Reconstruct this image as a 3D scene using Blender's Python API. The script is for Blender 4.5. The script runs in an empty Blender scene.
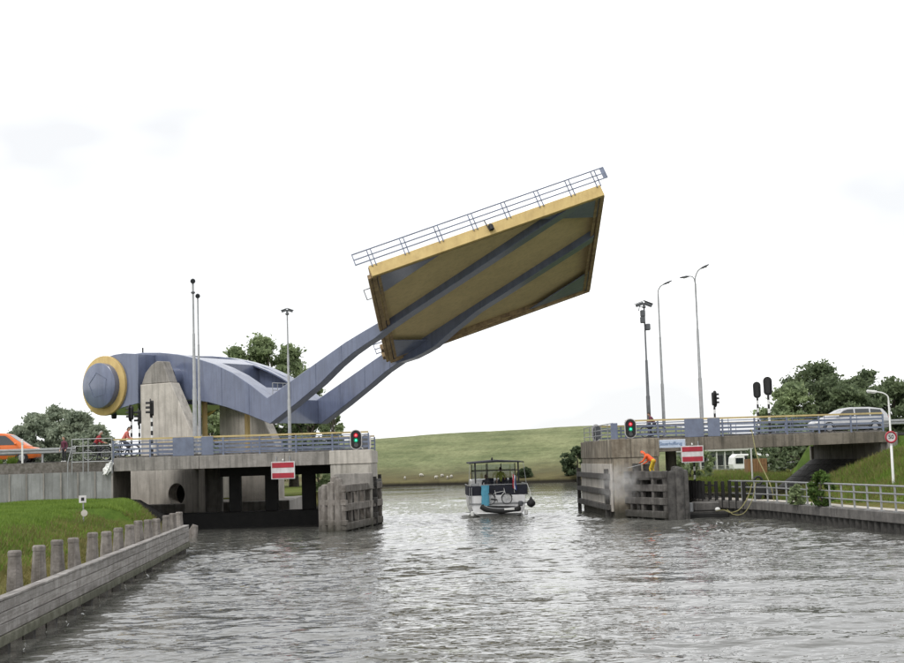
import bpy, bmesh, math, random
import numpy as np
from mathutils import Vector, Matrix
random.seed(7); rng = np.random.default_rng(11)
S = bpy.context.scene
COL = S.collection

# ------------------------------------------------------------------ camera
F_PX, CX, CY = 1400.0, 452.0, 331.5
ROLL, YAW, PITCH, EYE = math.radians(1.83), math.radians(1.9), math.atan(127.5 / 1400.0), 3.8
_fw = np.array([math.sin(YAW) * math.cos(PITCH), math.cos(YAW) * math.cos(PITCH), math.sin(PITCH)])
_r0 = np.array([math.cos(YAW), -math.sin(YAW), 0.0]); _u0 = np.cross(_r0, _fw)
_rt = _r0 * math.cos(ROLL) - _u0 * math.sin(ROLL)
_up = _u0 * math.cos(ROLL) + _r0 * math.sin(ROLL)
cam_d = bpy.data.cameras.new('camera'); cam = bpy.data.objects.new('camera', cam_d); COL.objects.link(cam)
cam.matrix_world = Matrix(((_rt[0], _up[0], -_fw[0], 0), (_rt[1], _up[1], -_fw[1], 0), (_rt[2], _up[2], -_fw[2], EYE), (0, 0, 0, 1)))
cam_d.sensor_fit = 'HORIZONTAL'; cam_d.sensor_width = 36.0; cam_d.lens = F_PX / 904.0 * 36.0
cam_d.clip_start = 0.2; cam_d.clip_end = 9000
S.camera = cam

def at_y(px, py, Y):
    d = _rt * (px - CX) / F_PX - _up * (py - CY) / F_PX + _fw
    return np.array([0, 0, EYE]) + d * Y / d[1]

# ------------------------------------------------------------------ world, sun, exposure
SUN_EL, SUN_AZ = math.radians(52), math.radians(222)      # azimuth clockwise from +Y
W = bpy.data.worlds.new('World'); S.world = W; W.use_nodes = True
nt = W.node_tree; nt.nodes.clear()
o_ = nt.nodes.new('ShaderNodeOutputWorld'); bg = nt.nodes.new('ShaderNodeBackground'); nt.links.new(bg.outputs[0], o_.inputs[0])
sky = nt.nodes.new('ShaderNodeTexSky'); sky.sky_type = 'NISHITA'; sky.sun_disc = False
sky.sun_elevation = SUN_EL; sky.sun_rotation = SUN_AZ
tc = nt.nodes.new('ShaderNodeTexCoord'); mp = nt.nodes.new('ShaderNodeMapping'); mp.inputs['Scale'].default_value = (1, 1, 2.6); mp.inputs['Location'].default_value = (.31, .12, -.42)
no = nt.nodes.new('ShaderNodeTexNoise'); no.inputs['Scale'].default_value = 3.6; no.inputs['Detail'].default_value = 3; no.inputs['Roughness'].default_value = .5
cr = nt.nodes.new('ShaderNodeValToRGB')
cr.color_ramp.elements[0].position = .36; cr.color_ramp.elements[0].color = (.815, .825, .84, 1)
cr.color_ramp.elements[1].position = .62; cr.color_ramp.elements[1].color = (1.32, 1.32, 1.325, 1)
sc_ = nt.nodes.new('ShaderNodeVectorMath'); sc_.operation = 'SCALE'; sc_.inputs['Scale'].default_value = 0.09
mx = nt.nodes.new('ShaderNodeMixRGB'); mx.inputs[0].default_value = .93
nt.links.new(tc.outputs['Generated'], mp.inputs[0]); nt.links.new(mp.outputs[0], no.inputs['Vector'])
nt.links.new(no.outputs['Fac'], cr.inputs[0]); nt.links.new(sky.outputs[0], sc_.inputs[0])
nt.links.new(sc_.outputs[0], mx.inputs[1]); nt.links.new(cr.outputs[0], mx.inputs[2]); nt.links.new(mx.outputs[0], bg.inputs[0])
bg.inputs[1].default_value = 1.0
sl = bpy.data.lights.new('sun', 'SUN'); sl.energy = 1.3; sl.angle = math.radians(14); sl.color = (1, .965, .92)
so = bpy.data.objects.new('sun', sl); COL.objects.link(so)
_sd = Vector((math.sin(SUN_AZ) * math.cos(SUN_EL), math.cos(SUN_AZ) * math.cos(SUN_EL), math.sin(SUN_EL)))
so.rotation_euler = _sd.to_track_quat('Z', 'Y').to_euler(); so.location = (-40, -40, 80)
S.view_settings.view_transform = 'Standard'; S.view_settings.look = 'None'; S.view_settings.gamma = 1
S.view_settings.exposure = 0.28
S.render.engine = 'CYCLES'; S.cycles.volume_bounces = 4

# ------------------------------------------------------------------ materials
def new_mat(name):
    m = bpy.data.materials.new(name); m.use_nodes = True
    return m, m.node_tree, m.node_tree.nodes['Principled BSDF']
def mat(name, c1, c2=None, scale=3.0, rough=.7, bump=0.0, bscale=None, metal=0.0, streak=None, streak_amt=.5, spec=.5,
        rnd=0.0, green=None, detail=6, lo=.35, hi=.65, sdir=(2.2, 2.2, .16)):
    """two-tone noise colour, optional vertical streak stains, optional per-object variation, optional algae tone below a height"""
    m, t, b = new_mat(name); L = t.links; Nn = t.nodes.new
    b.inputs['Roughness'].default_value = rough; b.inputs['Metallic'].default_value = metal
    b.inputs['Specular IOR Level'].default_value = spec
    geo = Nn('ShaderNodeNewGeometry')
    n1 = Nn('ShaderNodeTexNoise'); n1.inputs['Scale'].default_value = scale; n1.inputs['Detail'].default_value = detail; n1.inputs['Roughness'].default_value = .62
    L.new(geo.outputs['Position'], n1.inputs['Vector'])
    rp = Nn('ShaderNodeValToRGB'); rp.color_ramp.elements[0].position = lo; rp.color_ramp.elements[1].position = hi
    c2 = c2 or tuple(c * .72 for c in c1)
    rp.color_ramp.elements[0].color = (*c2, 1); rp.color_ramp.elements[1].color = (*c1, 1)
    L.new(n1.outputs['Fac'], rp.inputs[0]); col = rp.outputs[0]
    if streak:
        mp = Nn('ShaderNodeMapping'); mp.inputs['Scale'].default_value = sdir; L.new(geo.outputs['Position'], mp.inputs[0])
        n2 = Nn('ShaderNodeTexNoise'); n2.inputs['Scale'].default_value = 1.6; n2.inputs['Detail'].default_value = 7; n2.inputs['Roughness'].default_value = .68
        L.new(mp.outputs[0], n2.inputs['Vector'])
        r2 = Nn('ShaderNodeValToRGB'); r2.color_ramp.elements[0].position = .46; r2.color_ramp.elements[0].color = (0, 0, 0, 1)
        r2.color_ramp.elements[1].position = .66; r2.color_ramp.elements[1].color = (streak_amt,) * 3 + (1,)
        L.new(n2.outputs['Fac'], r2.inputs[0])
        mm = Nn('ShaderNodeMixRGB'); L.new(r2.outputs[0], mm.inputs[0]); L.new(col, mm.inputs[1]); mm.inputs[2].default_value = (*streak, 1); col = mm.outputs[0]
    if green:
        (gc, z0, z1) = green
        sp = Nn('ShaderNodeSeparateXYZ'); L.new(geo.outputs['Position'], sp.inputs[0])
        ad = Nn('ShaderNodeMath'); ad.operation = 'MULTIPLY_ADD'; L.new(n1.outputs['Fac'], ad.inputs[0]); ad.inputs[1].default_value = .5; L.new(sp.outputs['Z'], ad.inputs[2])
        mr = Nn('ShaderNodeMapRange'); mr.inputs[1].default_value = z0 + .25; mr.inputs[2].default_value = z1 + .25; mr.inputs[3].default_value = .85; mr.inputs[4].default_value = 0
        L.new(ad.outputs[0], mr.inputs[0])
        mm = Nn('ShaderNodeMixRGB'); L.new(mr.outputs[0], mm.inputs[0]); L.new(col, mm.inputs[1]); mm.inputs[2].default_value = (*gc, 1); col = mm.outputs[0]
    if rnd:
        oi = Nn('ShaderNodeObjectInfo'); mr = Nn('ShaderNodeMapRange'); mr.inputs[3].default_value = 1 - rnd; mr.inputs[4].default_value = 1 + rnd
        L.new(oi.outputs['Random'], mr.inputs[0]); vs = Nn('ShaderNodeVectorMath'); vs.operation = 'SCALE'
        L.new(col, vs.inputs[0]); L.new(mr.outputs[0], vs.inputs['Scale']); col = vs.outputs[0]
    L.new(col, b.inputs['Base Color'])
    if bump:
        n3 = Nn('ShaderNodeTexNoise'); n3.inputs['Scale'].default_value = bscale or scale * 4; n3.inputs['Detail'].default_value = 6
        L.new(geo.outputs['Position'], n3.inputs['Vector'])
        bp = Nn('ShaderNodeBump'); bp.inputs['Strength'].default_value = bump; bp.inputs['Distance'].default_value = .05
        L.new(n3.outputs['Fac'], bp.inputs['Height']); L.new(bp.outputs[0], b.inputs['Normal'])
    return m
MT = {}
MT['concrete'] = mat('concrete', (.33, .31, .285), (.23, .215, .195), 1.3, .85, .4, 9, streak=(.10, .095, .085), streak_amt=.75)
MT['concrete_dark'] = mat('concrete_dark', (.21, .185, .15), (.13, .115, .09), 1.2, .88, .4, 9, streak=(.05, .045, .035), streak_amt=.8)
MT['concrete_pale'] = mat('concrete_pale', (.55, .515, .46), (.43, .40, .355), 1.1, .85, .35, 10, streak=(.2, .185, .16), streak_amt=.6)
MT['concrete_stain'] = mat('concrete_stain', (.36, .32, .25), (.16, .13, .095), .9, .88, .4, 9, streak=(.05, .042, .03), streak_amt=.85, green=((.03, .03, .02), .2, 1.0))
MT['panel'] = mat('wall_panel', (.30, .305, .30), (.22, .225, .22), 1.2, .8, .3, 8, streak=(.12, .12, .11), streak_amt=.6, rnd=.10, green=((.07, .085, .04), 1.3, 2.2))
MT['blue'] = mat('blue_grey_paint', (.145, .172, .262), (.112, .135, .212), .8, .32, .05, 20, streak=(.075, .088, .135), streak_amt=.55)
_b = MT['blue'].node_tree.nodes['Principled BSDF']; _b.inputs['Coat Weight'].default_value = .7; _b.inputs['Coat Roughness'].default_value = .16
MT['blue_rail'] = mat('blue_rail_paint', (.175, .205, .285), (.13, .15, .21), 2.0, .5, .1, 20, rnd=.06)
MT['blue_seam'] = mat('blue_seam_paint', (.12, .142, .215), (.085, .10, .155), 2.0, .5)
MT['concrete_pier'] = mat('concrete_pier', (.52, .49, .44), (.36, .34, .30), 1.1, .85, .35, 10, streak=(.14, .13, .11), streak_amt=.75, green=((.055, .055, .035), .1, 1.1))
MT['yellow'] = mat('ochre_paint', (.58, .43, .17), (.49, .35, .13), 1.2, .55, .08, 14, streak=(.30, .2, .07), streak_amt=.35)
MT['pale_yellow'] = mat('pale_ochre_paint', (.56, .44, .20), (.42, .33, .16), 1.4, .6, .08, 14)
MT['under'] = mat('dull_ochre_paint', (.66, .53, .28), (.58, .465, .245), .7, .75, .12, 6, streak=(.36, .29, .17), streak_amt=.35)
MT['under_frame'] = mat('rusty_ochre_paint', (.42, .31, .16), (.26, .18, .10), 1.6, .75, .2, 9, streak=(.08, .05, .03), streak_amt=.6)
MT['wood'] = mat('weathered_timber', (.34, .325, .31), (.20, .185, .17), 2.3, .9, .5, 16, streak=(.09, .08, .07), streak_amt=.6, sdir=(6, .22, 9), rnd=.13, green=((.055, .06, .03), -.1, .55))
MT['wood_low'] = mat('algae_timber', (.17, .165, .13), (.085, .085, .055), 2.3, .9, .5, 16, rnd=.12, green=((.04, .045, .022), .1, .6))
MT['wood_pile'] = mat('weathered_pile', (.29, .265, .245), (.15, .135, .12), 3.0, .9, .5, 18, streak=(.07, .06, .05), streak_amt=.7, rnd=.14)
MT['wood_fender'] = mat('fender_timber', (.24, .22, .20), (.12, .105, .09), 2.2, .9, .5, 14, streak=(.06, .055, .045), streak_amt=.6, rnd=.16, green=((.03, .03, .02), 0, .7))
MT['wood_dark'] = mat('tarred_timber', (.09, .085, .078), (.03, .028, .026), 2.4, .85, .5, 14, rnd=.2)
MT['wood_grey_dark'] = mat('dark_grey_timber', (.15, .14, .13), (.07, .065, .06), 2.2, .9, .5, 14, streak=(.04, .036, .03), streak_amt=.6, rnd=.2, green=((.025, .025, .018), 0, .7))
MT['steel_shade'] = mat('dark_steel_and_shade', (.014, .013, .012), (.006, .006, .006), 2.0, .8, .2, 10)  # near-black, the under-span shade is in the colour; other dark parts share it
MT['galv'] = mat('galvanised_steel', (.36, .37, .375), (.28, .285, .29), 4, .5, .05, 30, metal=.35)
MT['pole_dark'] = mat('dark_grey_steel', (.11, .115, .125), (.075, .08, .085), 3, .5, metal=.2)
MT['black'] = mat('black_paint', (.012, .012, .013), (.008, .008, .008), 5, .55)
MT['rubber'] = mat('black_rubber', (.018, .018, .019), (.010, .010, .010), 6, .7, .2, 30)
MT['white'] = mat('white_paint', (.78, .78, .76), (.70, .70, .68), 3, .45)
MT['offwhite'] = mat('off_white_boat_paint', (.84, .84, .84), (.76, .76, .76), 1.5, .3, streak=(.5, .48, .43), streak_amt=.3)
MT['navy'] = mat('navy_canvas', (.016, .018, .032), (.010, .011, .018), 4, .8, .2, 20)
MT['red_sign'] = mat('red_sign_sheet', (.44, .02, .04), (.33, .018, .035), 2.5, .5, streak=(.2, .03, .035), streak_amt=.45)
MT['white_sign'] = mat('white_sign_sheet', (.70, .68, .68), (.56, .54, .54), 2.5, .5, streak=(.35, .33, .31), streak_amt=.45)
MT['pale_blue_sign'] = mat('pale_blue_sign_sheet', (.50, .58, .70), (.44, .52, .64), 3, .5)
MT['sign_blue'] = mat('blue_lettering', (.14, .22, .38), None, 3, .5)
MT['orange'] = mat('orange_car_paint', (.72, .175, .035), (.66, .15, .03), 1, .25)
MT['silver'] = mat('silver_car_paint', (.50, .505, .515), (.45, .455, .465), 1, .25, metal=.3)
MT['glass'] = mat('vehicle_glass', (.02, .025, .03), (.015, .02, .022), 1, .06, spec=.8)
MT['rim'] = mat('wheel_rim', (.42, .42, .43), None, 3, .35, metal=.6)
MT['lamp_lens'] = mat('lamp_lens', (.6, .6, .58), None, 3, .2)
MT['tail_red'] = mat('tail_lamp_red', (.35, .02, .02), None, 3, .2)
MT['asphalt'] = mat('asphalt', (.06, .06, .06), (.045, .045, .045), 6, .9, .3, 40)
MT['gravel'] = mat('gravel_verge', (.20, .185, .165), (.10, .09, .075), 5, .95, .6, 30)
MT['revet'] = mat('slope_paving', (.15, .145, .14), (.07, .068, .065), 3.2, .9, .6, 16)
MT['coping'] = mat('coping_concrete', (.165, .155, .145), (.095, .09, .085), 1.8, .88, .4, 12, streak=(.05, .05, .045), streak_amt=.6)
MT['sheet'] = mat('sheet_pile_steel', (.055, .052, .047), (.02, .019, .017), 2.5, .8, .3, 14, rnd=.15)
MT['brown'] = mat('brown_board', (.27, .15, .065), (.19, .10, .045), 3, .8, .3, 15)
MT['teal'] = mat('teal_canvas', (.10, .36, .50), (.07, .28, .40), 5, .7, .3, 20)
MT['skin'] = mat('skin', (.52, .31, .22), (.48, .28, .19), 6, .6)
MT['hair'] = mat('brown_hair', (.045, .028, .016), (.03, .018, .010), 20, .7)
MT['hair_grey'] = mat('grey_hair', (.36, .34, .32), None, 20, .7)
MT['hivis'] = mat('orange_hivis', (.85, .12, .02), (.75, .09, .015), 5, .6)
MT['yellow_cloth'] = mat('yellow_trousers', (.60, .42, .03), (.48, .33, .02), 5, .7)
MT['red_cloth'] = mat('red_jacket', (.32, .025, .03), (.22, .018, .022), 6, .8)
MT['pink_cloth'] = mat('pale_red_jacket', (.55, .16, .13), (.45, .11, .09), 6, .8)
MT['green_cloth'] = mat('olive_green_shirt', (.22, .26, .05), (.16, .19, .035), 6, .8)
MT['dark_cloth'] = mat('dark_clothing', (.03, .03, .04), (.02, .02, .025), 6, .8)
MT['white_cloth'] = mat('white_cloth', (.70, .70, .70), (.6, .6, .6), 6, .8)
MT['plum_cloth'] = mat('plum_jacket', (.14, .03, .06), (.09, .02, .04), 6, .8)
MT['flag_blue'] = mat('flag_blue', (.03, .06, .25), None, 4, .8)
MT['flag_red'] = mat('flag_red', (.55, .03, .05), None, 4, .8)
MT['rope'] = mat('yellow_green_hose', (.24, .22, .09), (.18, .165, .065), 6, .6)
MT['wool'] = mat('wool', (.55, .53, .48), (.42, .40, .35), 8, .95, .5, 20)
MT['bark'] = mat('bark', (.10, .085, .065), (.05, .042, .032), 6, .95, .6, 20)
MT['roof_white'] = mat('painted_roof_edge', (.50, .50, .46), (.42, .42, .38), 3, .7)
MT['wall_build'] = mat('painted_render', (.30, .32, .31), (.24, .26, .25), 2, .85)
def emissive(name, c, s):
    m, t, b = new_mat(name); b.inputs['Base Color'].default_value = (*c, 1)
    b.inputs['Emission Color'].default_value = (*c, 1); b.inputs['Emission Strength'].default_value = s
    return m
MT['lit_red'] = emissive('lit_red_lamp', (1, .10, .10), 2.2)
MT['lit_green'] = emissive('lit_green_lamp', (.05, .95, .45), 1.6)
MT['red_glow'] = emissive('red_lamp_reflector', (.5, .02, .05), .35)
MT['green_glow'] = emissive('green_lamp_reflector', (.01, .30, .16), .3)

def leaf_mat(name, c1, c2):
    m, t, b = new_mat(name); L = t.links; Nn = t.nodes.new
    geo = Nn('ShaderNodeNewGeometry'); rp = Nn('ShaderNodeValToRGB')
    rp.color_ramp.elements[0].color = (*c2, 1); rp.color_ramp.elements[1].color = (*c1, 1)
    n = Nn('ShaderNodeTexNoise'); n.inputs['Scale'].default_value = .5; L.new(geo.outputs['Position'], n.inputs['Vector'])
    a = Nn('ShaderNodeMath'); a.operation = 'MULTIPLY_ADD'; a.inputs[1].default_value = .45
    L.new(geo.outputs['Random Per Island'], a.inputs[0]); s = Nn('ShaderNodeMath'); s.operation = 'MULTIPLY_ADD'; s.inputs[1].default_value = 1.6; s.inputs[2].default_value = -.55
    L.new(n.outputs['Fac'], s.inputs[0]); L.new(s.outputs[0], a.inputs[2]); L.new(a.outputs[0], rp.inputs[0])
    L.new(rp.outputs[0], b.inputs['Base Color']); b.inputs['Roughness'].default_value = .65; b.inputs['Specular IOR Level'].default_value = .3
    tr = Nn('ShaderNodeBsdfTranslucent'); L.new(rp.outputs[0], tr.inputs[0])
    mx = Nn('ShaderNodeMixShader'); mx.inputs[0].default_value = .38; out = t.nodes['Material Output']
    L.new(b.outputs[0], mx.inputs[1]); L.new(tr.outputs[0], mx.inputs[2]); L.new(mx.outputs[0], out.inputs[0])
    return m
MT['leaf_far'] = leaf_mat('hazy_grey_green_leaves', (.35, .39, .28), (.19, .235, .17))  # distance haze mixed into these pale leaf tones
MT['leaf_mid'] = leaf_mat('mid_green_leaves', (.33, .40, .20), (.15, .20, .105))
MT['leaf_dark'] = leaf_mat('dark_green_leaves', (.20, .25, .13), (.08, .112, .062))
MT['leaf_light'] = leaf_mat('fresh_green_leaves', (.12, .20, .045), (.05, .09, .02))
MT['leaf_shore'] = leaf_mat('shore_shrub_leaves', (.10, .135, .065), (.05, .075, .04))
MT['blade'] = leaf_mat('grass_blades', (.22, .31, .055), (.105, .18, .028))
MT['blade_dry'] = leaf_mat('dry_grass_blades', (.26, .22, .085), (.12, .13, .04))

def ground_mat():
    m, t, b = new_mat('grass_ground'); L = t.links; Nn = t.nodes.new
    b.inputs['Roughness'].default_value = .95; b.inputs['Specular IOR Level'].default_value = .1
    geo = Nn('ShaderNodeNewGeometry'); sp = Nn('ShaderNodeSeparateXYZ'); L.new(geo.outputs['Position'], sp.inputs[0])
    def noise(s, d=6, r=.6, sc=None):
        n = Nn('ShaderNodeTexNoise'); n.inputs['Scale'].default_value = s; n.inputs['Detail'].default_value = d; n.inputs['Roughness'].default_value = r
        if sc:
            mp = Nn('ShaderNodeMapping'); mp.inputs['Scale'].default_value = sc; L.new(geo.outputs['Position'], mp.inputs[0]); L.new(mp.outputs[0], n.inputs['Vector'])
        else: L.new(geo.outputs['Position'], n.inputs['Vector'])
        return n.outputs['Fac']
    def ramp(f, p0, c0, p1, c1):
        r = Nn('ShaderNodeValToRGB'); r.color_ramp.elements[0].position = p0; r.color_ramp.elements[1].position = p1
        r.color_ramp.elements[0].color = (*c0, 1); r.color_ramp.elements[1].color = (*c1, 1); L.new(f, r.inputs[0]); return r.outputs[0]
    def mixc(f, a, c):
        x = Nn('ShaderNodeMixRGB'); L.new(f, x.inputs[0]); L.new(a, x.inputs[1]); L.new(c, x.inputs[2]); return x.outputs[0]
    g = ramp(noise(.9, 8, .7), .3, (.045, .085, .015), .7, (.115, .175, .03))
    # meadow on the far dike: paler with haze in its colour, patchy, mown streaks along the slope
    d = ramp(noise(.11, 7, .66, (1, 1.0, 2.6)), .36, (.135, .16, .078), .62, (.25, .268, .145))
    d2 = ramp(noise(.22, 5, .6, (.35, .6, 7)), .42, (.125, .148, .075), .6, (.24, .255, .135))
    dm = Nn('ShaderNodeMixRGB'); dm.inputs[0].default_value = .45; L.new(d, dm.inputs[1]); L.new(d2, dm.inputs[2])
    fine = ramp(noise(1.1, 8, .8, (1, 1, 2.5)), .35, (.62, .62, .60), .65, (1.22, 1.22, 1.2)); dmx = Nn('ShaderNodeMixRGB'); dmx.blend_type = 'MULTIPLY'; dmx.inputs[0].default_value = .8; L.new(dm.outputs[0], dmx.inputs[1]); L.new(fine, dmx.inputs[2]); dm = dmx
    far = Nn('ShaderNodeMapRange'); far.inputs[1].default_value = 150; far.inputs[2].default_value = 190; L.new(sp.outputs['Y'], far.inputs[0])
    c = mixc(far.outputs[0], g, dm.outputs[0])
    # dry, brownish band on the low foot of the near banks, bare brown foot on the far dike
    zz = Nn('ShaderNodeMath'); zz.operation = 'MULTIPLY_ADD'; zz.inputs[1].default_value = 1.5; L.new(noise(.5, 5), zz.inputs[0]); L.new(sp.outputs['Z'], zz.inputs[2])
    dry = ramp(noise(1.6, 7, .7), .3, (.10, .085, .03), .7, (.20, .165, .06))
    f1 = Nn('ShaderNodeMapRange'); f1.inputs[1].default_value = 1.85; f1.inputs[2].default_value = 2.45; f1.inputs[3].default_value = .8; f1.inputs[4].default_value = 0; L.new(zz.outputs[0], f1.inputs[0])
    c = mixc(f1.outputs[0], c, dry)
    bare = ramp(noise(.35, 6, .7, (.5, 1, 3)), .35, (.075, .062, .04), .65, (.13, .12, .06))
    zb = Nn('ShaderNodeMath'); zb.operation = 'MULTIPLY_ADD'; zb.inputs[1].default_value = 4.0; L.new(noise(.045, 5), zb.inputs[0]); L.new(sp.outputs['Z'], zb.inputs[2])
    f2 = Nn('ShaderNodeMapRange'); f2.inputs[1].default_value = 3.6; f2.inputs[2].default_value = 5.4; f2.inputs[3].default_value = .75; f2.inputs[4].default_value = 0; L.new(zb.outputs[0], f2.inputs[0])
    f3 = Nn('ShaderNodeMath'); f3.operation = 'MULTIPLY'; L.new(f2.outputs[0], f3.inputs[0]); L.new(far.outputs[0], f3.inputs[1])
    c = mixc(f3.outputs[0], c, bare)
    # wet soil at and below the waterline
    mud = Nn('ShaderNodeRGB'); mud.outputs[0].default_value = (.022, .02, .015, 1)
    f4 = Nn('ShaderNodeMapRange'); f4.inputs[1].default_value = .25; f4.inputs[2].default_value = .6; f4.inputs[3].default_value = 1; f4.inputs[4].default_value = 0; L.new(sp.outputs['Z'], f4.inputs[0])
    c = mixc(f4.outputs[0], c, mud.outputs[0])
    L.new(c, b.inputs['Base Color'])
    bp = Nn('ShaderNodeBump'); bp.inputs['Strength'].default_value = .8; bp.inputs['Distance'].default_value = .15; L.new(noise(2.6, 8, .75), bp.inputs['Height']); L.new(bp.outputs[0], b.inputs['Normal'])
    return m
MT['ground'] = ground_mat()

def water_mat():
    m, t, b = new_mat('canal_water'); L = t.links; Nn = t.nodes.new
    b.inputs['Base Color'].default_value = (.098, .098, .088, 1); b.inputs['Roughness'].default_value = .015; b.inputs['IOR'].default_value = 1.33
    b.inputs['Specular IOR Level'].default_value = .5
    geo = Nn('ShaderNodeNewGeometry')
    mp = Nn('ShaderNodeMapping'); mp.inputs['Scale'].default_value = (1.0, 1.5, 1); mp.inputs['Rotation'].default_value = (0, 0, .3); L.new(geo.outputs['Position'], mp.inputs[0])
    n1 = Nn('ShaderNodeTexNoise'); n1.inputs['Scale'].default_value = 2.3; n1.inputs['Detail'].default_value = 1.5; n1.inputs['Roughness'].default_value = .5; L.new(mp.outputs[0], n1.inputs['Vector'])
    # calmer and rougher patches
    n2 = Nn('ShaderNodeTexNoise'); n2.inputs['Scale'].default_value = .09; n2.inputs['Detail'].default_value = 3; L.new(geo.outputs['Position'], n2.inputs['Vector'])
    mr = Nn('ShaderNodeMapRange'); mr.inputs[1].default_value = .35; mr.inputs[2].default_value = .65; mr.inputs[3].default_value = .12; mr.inputs[4].default_value = .78; L.new(n2.outputs['Fac'], mr.inputs[0])
    bp = Nn('ShaderNodeBump'); bp.inputs['Distance'].default_value = .095; L.new(mr.outputs[0], bp.inputs['Strength']); L.new(n1.outputs['Fac'], bp.inputs['Height'])
    L.new(bp.outputs[0], b.inputs['Normal'])
    return m
MT['water'] = water_mat()

# ------------------------------------------------------------------ mesh helpers
class MB:
    def __init__(s): s.v = []; s.f = []; s.m = []
    def add(s, vs, fs, mi=0):
        o = len(s.v); s.v += [tuple(map(float, v)) for v in vs]; s.f += [tuple(i + o for i in f) for f in fs]; s.m += [mi] * len(fs); return s
    def obox(s, c, ax, ay, az, hx, hy, hz, mi=0):
        c, ax, ay, az = (np.asarray(q, float) for q in (c, ax, ay, az))
        vs = [c + ax * hx * i + ay * hy * j + az * hz * k for k in (-1, 1) for j in (-1, 1) for i in (-1, 1)]
        return s.add(vs, [(0, 2, 3, 1), (4, 5, 7, 6), (0, 1, 5, 4), (2, 6, 7, 3), (0, 4, 6, 2), (1, 3, 7, 5)], mi)
    def box(s, x0, x1, y0, y1, z0, z1, mi=0):
        return s.obox(((x0 + x1) / 2, (y0 + y1) / 2, (z0 + z1) / 2), (1, 0, 0), (0, 1, 0), (0, 0, 1), (x1 - x0) / 2, (y1 - y0) / 2, (z1 - z0) / 2, mi)
    def beam(s, p, q, w, h, upv=(0, 0, 1), mi=0):
        """box of width w and height h from p to q"""
        p, q = np.asarray(p, float), np.asarray(q, float); d = q - p; L = np.linalg.norm(d); d = d / L
        x = np.cross(d, upv); x /= np.linalg.norm(x); y = np.cross(x, d)
        return s.obox((p + q) / 2, d, x, y, L / 2, w / 2, h / 2, mi)
    def tube(s, pts, r, n=8, mi=0, cap=True):
        pts = [np.asarray(p, float) for p in pts]; r = r if hasattr(r, '__len__') else [r] * len(pts)
        vs = []; fs = []; ref = None
        for i, p in enumerate(pts):
            d = pts[min(i + 1, len(pts) - 1)] - pts[max(i - 1, 0)]; d = d / (np.linalg.norm(d) + 1e-12)
            if ref is None: ref = np.array([0, 0, 1.]) if abs(d[2]) < .9 else np.array([1., 0, 0])
            x = np.cross(ref, d); x /= np.linalg.norm(x); y = np.cross(d, x); ref = y if abs(np.dot(y, d)) < .5 else ref
            for k in range(n):
                t = 2 * math.pi * k / n; vs.append(p + r[i] * (math.cos(t) * x + math.sin(t) * y))
        for i in range(len(pts) - 1):
            for k in range(n):
                a, b = i * n + k, i * n + (k + 1) % n; fs.append((a, b, b + n, a + n))
        if cap: fs.append(tuple(reversed(range(n)))); fs.append(tuple((len(pts) - 1) * n + k for k in range(n)))
        return s.add(vs, fs, mi)
    def lathe(s, o, axis, prof, n=24, mi=0, cap=True):
        """prof: list of (distance along axis, radius)"""
        o = np.asarray(o, float); axis = np.asarray(axis, float); axis = axis / np.linalg.norm(axis)
        return s.tube2([o + axis * d for d, _ in prof], [r for _, r in prof], axis, n, mi, cap)
    def tube2(s, pts, r, axis, n, mi, cap):
        ref = np.array([0, 0, 1.]) if abs(axis[2]) < .9 else np.array([1., 0, 0]); x = np.cross(ref, axis); x /= np.linalg.norm(x); y = np.cross(axis, x)
        vs = [p + rr * (math.cos(2 * math.pi * k / n) * x + math.sin(2 * math.pi * k / n) * y) for p, rr in zip(pts, r) for k in range(n)]; fs = []
        for i in range(len(pts) - 1):
            for k in range(n): a, b = i * n + k, i * n + (k + 1) % n; fs.append((a, b, b + n, a + n))
        if cap: fs.append(tuple(reversed(range(n)))); fs.append(tuple((len(pts) - 1) * n + k for k in range(n)))
        return s.add(vs, fs, mi)
    def prism(s, poly, fn, d0, d1, mi=0):
        """poly of 2-d points extruded from d0 to d1; fn(p, q, d) gives the 3-d point"""
        n = len(poly); vs = [fn(p, q, d0) for p, q in poly] + [fn(p, q, d1) for p, q in poly]
        return s.add(vs, [tuple(range(n)), tuple(reversed(range(n, 2 * n)))] + [(i, i + n, (i + 1) % n + n, (i + 1) % n) for i in range(n)], mi)
    def torus(s, c, axis, R, r, n=24, k=6, mi=0):
        c = np.asarray(c, float); axis = np.asarray(axis, float) / np.linalg.norm(axis)
        ref = np.array([0, 0, 1.]) if abs(axis[2]) < .9 else np.array([1., 0, 0]); x = np.cross(ref, axis); x /= np.linalg.norm(x); y = np.cross(axis, x)
        vs = []; fs = []
        for i in range(n):
            e = math.cos(2 * math.pi * i / n) * x + math.sin(2 * math.pi * i / n) * y
            for j in range(k): vs.append(c + e * (R + r * math.cos(2 * math.pi * j / k)) + axis * r * math.sin(2 * math.pi * j / k))
        for i in range(n):
            for j in range(k): fs.append((i * k + j, ((i + 1) % n) * k + j, ((i + 1) % n) * k + (j + 1) % k, i * k + (j + 1) % k))
        return s.add(vs, fs, mi)
    def sphere(s, c, r, n=12, m=8, mi=0):
        r = r if hasattr(r, '__len__') else (r, r, r); vs = []; fs = []
        for i in range(m + 1):
            ph = math.pi * i / m
            for k in range(n): t = 2 * math.pi * k / n; vs.append((c[0] + r[0] * math.sin(ph) * math.cos(t), c[1] + r[1] * math.sin(ph) * math.sin(t), c[2] + r[2] * math.cos(ph)))
        for i in range(m):
            for k in range(n): a, b = i * n + k, i * n + (k + 1) % n; fs.append((a, a + n, b + n, b))
        return s.add(vs, fs, mi)

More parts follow.
